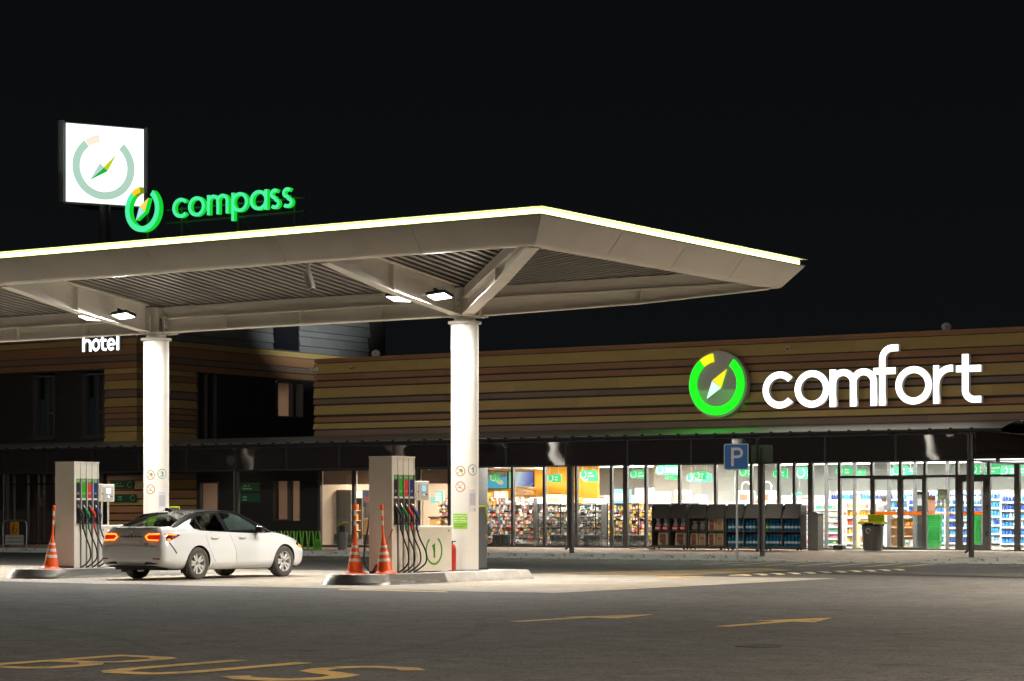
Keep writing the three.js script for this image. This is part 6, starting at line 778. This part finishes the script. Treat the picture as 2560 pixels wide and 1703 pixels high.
{ const o = thing('litter_bin', 'dark grey litter bin with open lime lid by the shop doors', 'litter bin', [-30.45, .245, -66.7]);
  mesh('body', cyl(.36, .4, .74, 0, .04, 0, 8).rotateY(Math.PI / 8).scale(.85, 1, .75), M(.075, .072, .07, .5, .2), o); mesh('foot', cyl(.33, .33, .04, 0, 0, 0, 8).rotateY(Math.PI / 8).scale(.85, 1, .75), blackM, o); mesh('bag', cyl(.41, .43, .1, 0, .76, 0, 8, true).rotateY(Math.PI / 8).scale(.86, 1, .77), M(.015, .015, .015, .25), o);
  const rim = mesh('lid_rim', [b2(-.36, .36, .82, .9, .2, .3), b2(-.36, .36, .82, .9, -.3, -.2), b2(-.36, -.27, .82, .9, -.2, .2), b2(.27, .36, .82, .9, -.2, .2)], limeM, o); const l = mesh('lid', rb(.56, .27, .03, .01, 0, .135, 0, 1), limeM, o); l.position.set(.02, .86, -.24); l.rotation.x = .25; const t = mesh('mark', extr(arcShape(0, 0, .08, .065, 0, 300, 24), .004).translate(-.03, .62, .275), M(.6, .6, .58, .5), o); }
{ const o = thing('floor_mat_box', 'small black box with pale top beside the shop doors', 'box', [-32.0, .25, -67.6]); mesh('box', rb(.34, .14, .26, .02, 0, .07, 0), blackM, o); mesh('top', rb(.28, .03, .2, .01, 0, .155, 0), M(.6, .56, .5, .6), o); }
// parking sign
{ const o = thing('parking_sign', 'blue square parking sign with white P on a thin grey pole', 'sign', [-32.27, 0, -61.25]); mesh('pole', cyl(.035, .035, 3.32, 0, 0, 0, 14), galvM, o);
  const rs = (w, r) => { const s = new THREE.Shape(), a = w / 2; s.moveTo(-a + r, -a); s.lineTo(a - r, -a); s.absarc(a - r, -a + r, r, -Math.PI / 2, 0); s.lineTo(a, a - r); s.absarc(a - r, a - r, r, 0, Math.PI / 2); s.lineTo(-a + r, a); s.absarc(-a + r, a - r, r, Math.PI / 2, Math.PI); s.lineTo(-a, -a + r); s.absarc(-a + r, -a + r, r, Math.PI, Math.PI * 1.5); return s; };
  const p = mesh('plate', extr(rs(.76, .05), .02).translate(0, 3.04, .04), M(.62, .66, .68, .4), o); mesh('blue_field', extr(rs(.71, .04), .003).translate(0, 3.04, .061), M(.008, .15, .48, .5), p); const P = new THREE.Shape(); P.moveTo(-.15, -.27); P.lineTo(-.07, -.27); P.lineTo(-.07, -.04); P.lineTo(.06, -.04); P.absarc(.06, .115, .155, -Math.PI / 2, Math.PI / 2); P.lineTo(-.15, .27); const hole = new THREE.Path(); hole.moveTo(-.07, .04); hole.lineTo(.06, .04); hole.absarc(.06, .115, .075, -Math.PI / 2, Math.PI / 2); hole.lineTo(-.07, .19); P.holes.push(hole); mesh('letter', extr(P, .003).translate(0, 3.04, .065), M(.75, .74, .66, .45), p); o.rotation.y = .12; }
{ const o = thing('kerb_post', 'short grey steel post stub beside the parking sign', 'post', [-31.95, 0, -61.4]); mesh('post', b2(-.03, .03, 0, .17, -.03, .03), galvM, o); mesh('cap', b2(-.036, .036, .17, .18, -.036, .036), greyM, o); }
// disabled parking rail with signs
{ const o = thing('disabled_parking_stand', 'grey pipe stand with yellow wheelchair sign and white text plate', 'sign', [-62.2, .165, -62.0]); mesh('frame', tube([[-.58, 0, 0], [-.58, .88, 0], [-.52, .95, 0], [.52, .95, 0], [.58, .88, 0], [.58, 0, 0]], .025, 60, 8), galvM, o);
  const t = flat(.4, .42, new THREE.MeshStandardMaterial({ roughness: .5, map: canvasTex(128, 128, (g, w) => { g.fillStyle = '#d08a12'; g.fillRect(0, 0, w, w); g.fillStyle = '#221a10'; g.strokeStyle = '#221a10'; g.beginPath(); g.arc(62, 26, 10, 0, 7); g.fill(); g.lineWidth = 13; g.lineCap = 'round'; g.beginPath(); g.moveTo(62, 42); g.lineTo(58, 72); g.lineTo(34, 76); g.lineTo(30, 108); g.stroke(); g.lineWidth = 9; g.beginPath(); g.moveTo(58, 56); g.lineTo(34, 58); g.stroke(); g.lineWidth = 7; g.beginPath(); g.arc(76, 84, 26, -1.2, 3.6); g.stroke(); }) }), 'wheelchair_sign', o, .0, .7, .028); const bk = mesh('sign_back', rb(.43, .45, .02, .01, 0, .7, .012), M(.5, .4, .1, .5), o);
  const u = flat(.9, .33, new THREE.MeshStandardMaterial({ roughness: .5, map: canvasTex(256, 96, (g, w, h) => { g.fillStyle = '#b9b8b2'; g.fillRect(0, 0, w, h); g.fillStyle = '#2a2622'; g.font = 'bold 19px sans-serif'; g.textAlign = 'center'; g.fillText('МҮГЕДЕКТЕРГЕ АРНАЛҒАН', w / 2, 36); g.font = 'bold 22px sans-serif'; g.fillText('СТОЯНКА ДЛЯ ИНВАЛИДОВ', w / 2, 74, w - 20); }) }), 'text_plate', o, 0, .28, .028); mesh('plate_back', rb(.94, .37, .02, .01, 0, .28, .012), M(.3, .3, .3, .5), o); }
// bicycle rack
{ const o = thing('bicycle_rack', 'bright green steel bicycle rack with emblem end plate', 'bicycle rack', [-50.9, .165, -62.75]); const gm = M(.1, .42, .02, .4), A = (x, y) => [x, y, 0]; mesh('base_rail', b2(-.1, 2.2, 0, .04, -.02, .02), gm, o);
  for (let i = 0; i < 7; i++) { const x = i * .27; mesh('hoop', extr(strokeShape([[x + .0, .03], [x + .07, .64], [x + .19, .64], [x + .26, .03]], .035), .04).translate(0, 0, -.02), gm, o); }
  mesh('end_hoop', extr(strokeShape([[1.93, .38], [1.965, .64], [2.085, .64], [2.12, .38]], .035), .04).translate(0, 0, -.02), gm, o); const e = mesh('end_plate', extr(shape([[1.86, 0], [2.2, 0], [2.14, .38], [1.91, .38]]), .03).translate(0, 0, -.015), gm, o); mesh('emblem', [extr(arcShape(2.02, .2, .1, .078, -232, 52, 30), .004).translate(0, 0, .016), extr(shape([[1.98, .15], [2.05, .21], [2.06, .26], [1.99, .2]]), .004).translate(0, 0, .016)], blackM, e); }
{ const o = thing('yard_bin', 'narrow dark bin with lime handle beside the cafe window', 'bin', [-48.25, .18, -63.3]); mesh('body', cyl(.16, .18, .6, 0, 0, 0, 4).rotateY(Math.PI / 4), greyM, o); const h = mesh('lid', rb(.34, .03, .3, .01), limeM, o); h.position.set(0, .86, 0); h.rotation.z = .4; mesh('neck', cyl(.1, .1, .22, 0, .6, 0, 8), blackM, o); }
// bullet cameras and antennas on the shop
for (const [x, y, z, ry, l] of [[-49.06, 6.26, -62.97, -.9, 'white wall camera at the far end of the clapboards'], [-47.6, 6.25, -62.97, .5, 'white wall camera beside the end one on the clapboards'], [-31.44, 6.28, -62.97, .3, 'white wall camera above the illuminated lettering']]) { const o = thing('wall_camera', l, 'camera', [x, y, z], 0, 'wall cameras'); mesh('mount', cyl(.06, .06, .04, 0, 0, 0, 14).rotateX(Math.PI / 2), whiteM, o); const b = mesh('housing', cyl(.045, .045, .24, 0, .06, 0, 14).rotateX(Math.PI / 2), whiteM, o); b.rotation.set(.15, ry, 0); mesh('lens', cyl(.036, .036, .004, 0, .3005, 0, 14).rotateX(Math.PI / 2), blackM, b); }
for (const [x, y, z, l] of [[-47.74, 6.6, -64.5, 'white antenna panel on the shop roof next to the hotel'], [-27.12, 6.6, -64.5, 'white antenna panel on the shop roof above the lettering']]) { const o = thing('roof_antenna', l, 'antenna', [x, y, z], .55, 'roof antennas'); mesh('mast', cyl(.02, .02, .14, 0, 0, 0, 8), galvM, o); mesh('panel', new THREE.SphereGeometry(.15, 24, 16).scale(1, .85, .4).translate(0, .22, .02), whiteM, o); mesh('hub', cyl(.02, .02, .02, 0, 0, 0, 10).rotateX(Math.PI / 2).translate(0, .22, .085), greyM, o); }
// glints of a light chain under the gutter
// ---------------------------------------------------------------- painted markings
function marking(name, pts, label, group, m = yellowM, y = .0045) { return solo(name, sheet(pts, y), m, label, 'road marking', group); }
{
  const T = (s, x0, sx) => { const sh = []; const Zb = -14.72, Zt = -16.72, H = 2, put = (u, v) => [x0 + u * sx, Zb - v * H]; return s.map(p => put(...p)); };
  const glyph = (name, shapes, x0, sx, label) => { const G = shapes.map(([o, h]) => { const sh = shape(T(o, x0, sx).map(p => [p[0], -p[1]])); for (const q of h || []) sh.holes.push(new THREE.Path(T(q, x0, sx).map(p => V2(p[0], -p[1])))); const g = new THREE.ShapeGeometry(sh); return g.rotateX(-Math.PI / 2).translate(0, .0045, 0); }); return solo('road_letter', G, yellowM, label, 'road marking', 'bus lettering on the asphalt'); };
  glyph('B', [[[[0, 0], [.7, 0], [.95, .08], [1, .22], [.95, .4], [.78, .5], [.92, .6], [.96, .78], [.9, .93], [.68, 1], [0, 1]], [[[.22, .1], [.22, .43], [.6, .43], [.74, .36], [.74, .18], [.6, .1]], [[.22, .56], [.22, .9], [.6, .9], [.72, .83], [.72, .64], [.6, .56]]]]], -15.4, .95, 'yellow letter B painted on the asphalt');
  glyph('U', [[[[0, 1], [0, .25], [.08, .08], [.28, 0], [.72, 0], [.92, .08], [1, .25], [1, 1], [.78, 1], [.78, .25], [.66, .12], [.34, .12], [.22, .25], [.22, 1]]]], -14.0, .93, 'yellow letter U painted on the asphalt');
  glyph('S', [[[[0, .1], [.3, 0], [.72, 0], [.96, .12], [1, .32], [.9, .48], [.6, .56], [.3, .62], [.22, .74], [.32, .87], [.66, .88], [.84, .8], [1, .88], [.74, 1], [.28, 1], [.04, .88], [0, .7], [.12, .54], [.4, .46], [.7, .4], [.78, .28], [.68, .14], [.32, .13], [.14, .2]]]], -12.62, .95, 'yellow letter S painted on the asphalt');
  marking('road_arrow', [[-13.42, -24.9], [-13.22, -24.9], [-13.2, -26.5], [-12.88, -26.5], [-13.28, -27.85], [-13.72, -26.5], [-13.42, -26.5]], 'yellow straight arrow on the asphalt clear of the lettering', 'arrows on the asphalt');
  marking('road_arrow', [[-16.2, -24.6], [-15.98, -24.6], [-15.9, -26.1], [-15.45, -26.1], [-15.72, -27.5], [-16.3, -26.1], [-16.1, -26.1]], 'yellow straight arrow on the asphalt towards the canopy', 'arrows on the asphalt');
  const hz = structGroup('hatched_marking', 'thin yellow hatched no-parking area before the shop', 'road marking'); const L = (a, b, w) => { const d = [b[0] - a[0], b[1] - a[1]], l = Math.hypot(...d), n = [-d[1] / l * w / 2, d[0] / l * w / 2]; return sheet([[a[0] + n[0], a[1] + n[1]], [b[0] + n[0], b[1] + n[1]], [b[0] - n[0], b[1] - n[1]], [a[0] - n[0], a[1] - n[1]]], .0045); };
  mesh('line', L([-32, -56], [-24.9, -56], .12), yellowM, hz); mesh('line', L([-32, -60.9], [-25.4, -60.9], .12), yellowM, hz); for (let i = 0; i < 7; i++) mesh('line', L([-31.6 + i * .95, -60.8], [-30.6 + i * .95, -56.1], .14), yellowM, hz);
  for (let i = 0; i < 5; i++) mesh('line', L([-42 - i * 2.6, -61.3], [-42 - i * 2.6, -56.5], .1), yellowM, hz); mesh('line', L([-53, -56.4], [-33, -56.4], .1), yellowM, hz);
  marking('lane_dash', [[-24.9, -43.3], [-24.55, -43.3], [-24.75, -45.6], [-25.1, -45.6]], 'short solid yellow dash beside the speed bump'); marking('lane_wedge', [[-29.2, -45.5], [-25.4, -45.5], [-25.6, -51.5], [-27.4, -53.5]], 'faded yellow painted wedge behind the canopy', null, M(1, 1, 1, .8, 0, { metric: true, map: tex(512, 512, (u, v) => { const n = fbm(u * 9, v * 9, 9, 5), f = vnoise(u * 100, v * 100, 100), w = clamp((n - .45) * 4 + (f - .5), 0, 1); return [lerp(.3, .1, w), lerp(.2, .085, w), lerp(.09, .07, w)]; }, [3, 3]) }));
  marking('lane_line', [[-36.5, -33.9], [-34.5, -33.9], [-33.9, -33.4], [-36.2, -33.45]], 'worn yellow stroke at the apron edge before the sedan', 'worn strokes at the apron edge'); marking('lane_line', [[-25.9, -33.9], [-23.6, -33.9], [-23.2, -33.45], [-25.6, -33.45]], 'worn yellow stroke at the apron edge before the cones', 'worn strokes at the apron edge');
  const sb = thing('speed_bump', 'low speed bump of yellow and black blocks', 'speed bump', [0, 0, 0]), bG = extr(shape([[-.22, 0], [.22, 0], [.14, .022], [.05, .03], [-.05, .03], [-.14, .022]]), .33), y2 = M(.6, .5, .28, .6), k2 = M(.05, .05, .05, .7); for (let i = 0; i < 22; i++) { const b = mesh('block', bG, i % 2 ? k2 : y2, sb); b.position.set(-24.35 + i * .035, .001, -46.2 - (i + 1) * .335); }
}
// manhole cover
{ const o = thing('manhole_cover', 'round iron manhole cover sunk in the asphalt', 'manhole', [-11.0, .001, -21.4]); mesh('ring', lathe([[.26, 0], [.26, .006], [.22, .006], [.22, 0]], 32), M(.06, .055, .05, .6, .4), o); mesh('lid', cyl(.215, .215, .004, 0, 0, 0, 32), M(.05, .046, .042, .6, .4), o); }
// ---------------------------------------------------------------- street lamps outside the picture; their warm light lies on the asphalt and the facades
{
  const glowM = glow(1, .82, .6, 8, .8);
  for (const [x, z, k, a, l] of [[3, -17, 1700, 2.4, 'tall street lamp on the near side of the forecourt'], [-14, 9, 10500, 1.2, 'tall street lamp across from the canopy'], [-9, -46, 4300, 2.9, 'tall street lamp before the shop front'], [-62, -30, 1500, 0, 'tall street lamp beyond the canopy']]) {
    const o = thing('street_lamp', l, 'street lamp', [x, 0, z], a, 'street lamps round the forecourt'); mesh('pole', cyl(.09, .05, 9, 0, 0, 0, 14), galvM, o); mesh('arm', bar([0, 8.9, 0], [-1.4, 9.2, 0], .035, 8), galvM, o); mesh('lamp_head', rb(.7, .1, .3, .03, -1.6, 9.22, 0), greyM, o); mesh('lamp_glass', b2(-1.9, -1.35, 9.155, 9.168, -.12, .12), glowM, o);
    const s = new THREE.SpotLight(C(1, .85, .68), k, 0, 1.45, .6, 2); s.position.set(-1.6, 9.12, 0); s.target.position.set(-1.6, 0, 0); s.castShadow = true; s.shadow.radius = 4; o.add(s, s.target);
  }
}

// arcade downlights over the footway
for (const [x, k, w] of [[-28.6, 26, 'over the shop doors'], [-35, 16, 'over the blue bottle racks'], [-41.6, 16, 'over the window with the orange wall'], [-48.2, 12, 'over the cafe window'], [-54.8, 6, 'over the slatted wall'], [-61.4, 8, 'over the hotel door']]) { const o = thing('arcade_lamp', 'small round lamp in the arcade ceiling ' + w, 'lamp', [x, 3.64, -64.6], 0, 'arcade ceiling lamps'); mesh('housing', cyl(.12, .12, .05, 0, 0, 0, 20), darkM, o); mesh('light_panel', cyl(.095, .095, .006, 0, -.007, 0, 20), glow(1, .86, .66, 5), o); const s = new THREE.SpotLight(C(1, .85, .66), k, 0, 1.25, .5, 2); s.position.set(0, -.02, 0); s.target.position.set(0, -3, 0); s.shadow.radius = 4; s.castShadow = true; o.add(s, s.target); }
// cool floodlight on the shop roof washing the hotel side
{ const o = thing('roof_floodlight', 'small floodlight on the shop roof turned to the hotel wall', 'lamp', [-48.7, 6.6, -70.5]); mesh('bracket', cyl(.02, .02, .14, 0, 0, 0, 8), greyM, o); const h = mesh('housing', rb(.08, .2, .26, .02, 0, .22, 0), darkM, o); mesh('light_panel', b2(-.052, -.043, .14, .3, -.11, .11), glow(.8, .95, 1, 6), o); const s = new THREE.SpotLight(C(.9, .97, 1), 320, 0, .52, .8, 2); s.position.set(-.1, .22, 0); s.target.position.set(-8.5, 4.2, -2.5); s.shadow.radius = 3; s.castShadow = true; o.add(s, s.target); }

// faint tyre marks on the asphalt
{ const tm = M(.035, .034, .034, .8, 0, { transparent: true, opacity: .1 }); [[-10, -30, 14.5, -.2, 1.3], [-9.6, -29.2, 12.9, -.1, 1.25], [-4, -6, 16, 2.2, 3.4], [-30, -14, 17, -.7, .5], [-26, -6, 15.4, -1.2, -.1]].forEach(([x, z, r, a, b], i) => { const p = []; for (let k = 0; k <= 40; k++) { const q = lerp(a, b, k / 40); p.push([x + r * Math.cos(q), z + r * Math.sin(q)]); } const w = .16, o = p.map(([u, v]) => [x + (u - x) * (r + w) / r, z + (v - z) * (r + w) / r]); const P = []; for (let k = 0; k < 40; k++) P.push(p[k][0], .003, p[k][1], p[k + 1][0], .003, p[k + 1][1], o[k][0], .003, o[k][1], o[k][0], .003, o[k][1], p[k + 1][0], .003, p[k + 1][1], o[k + 1][0], .003, o[k + 1][1]); const g = new THREE.BufferGeometry(); g.setAttribute('position', new THREE.BufferAttribute(new Float32Array(P), 3)); g.computeVertexNormals(); solo('tyre_mark', g, tm, 'faint curved dark tyre mark on the asphalt', 'tyre mark', 'tyre marks'); }); }
renderer.render(scene, camera);
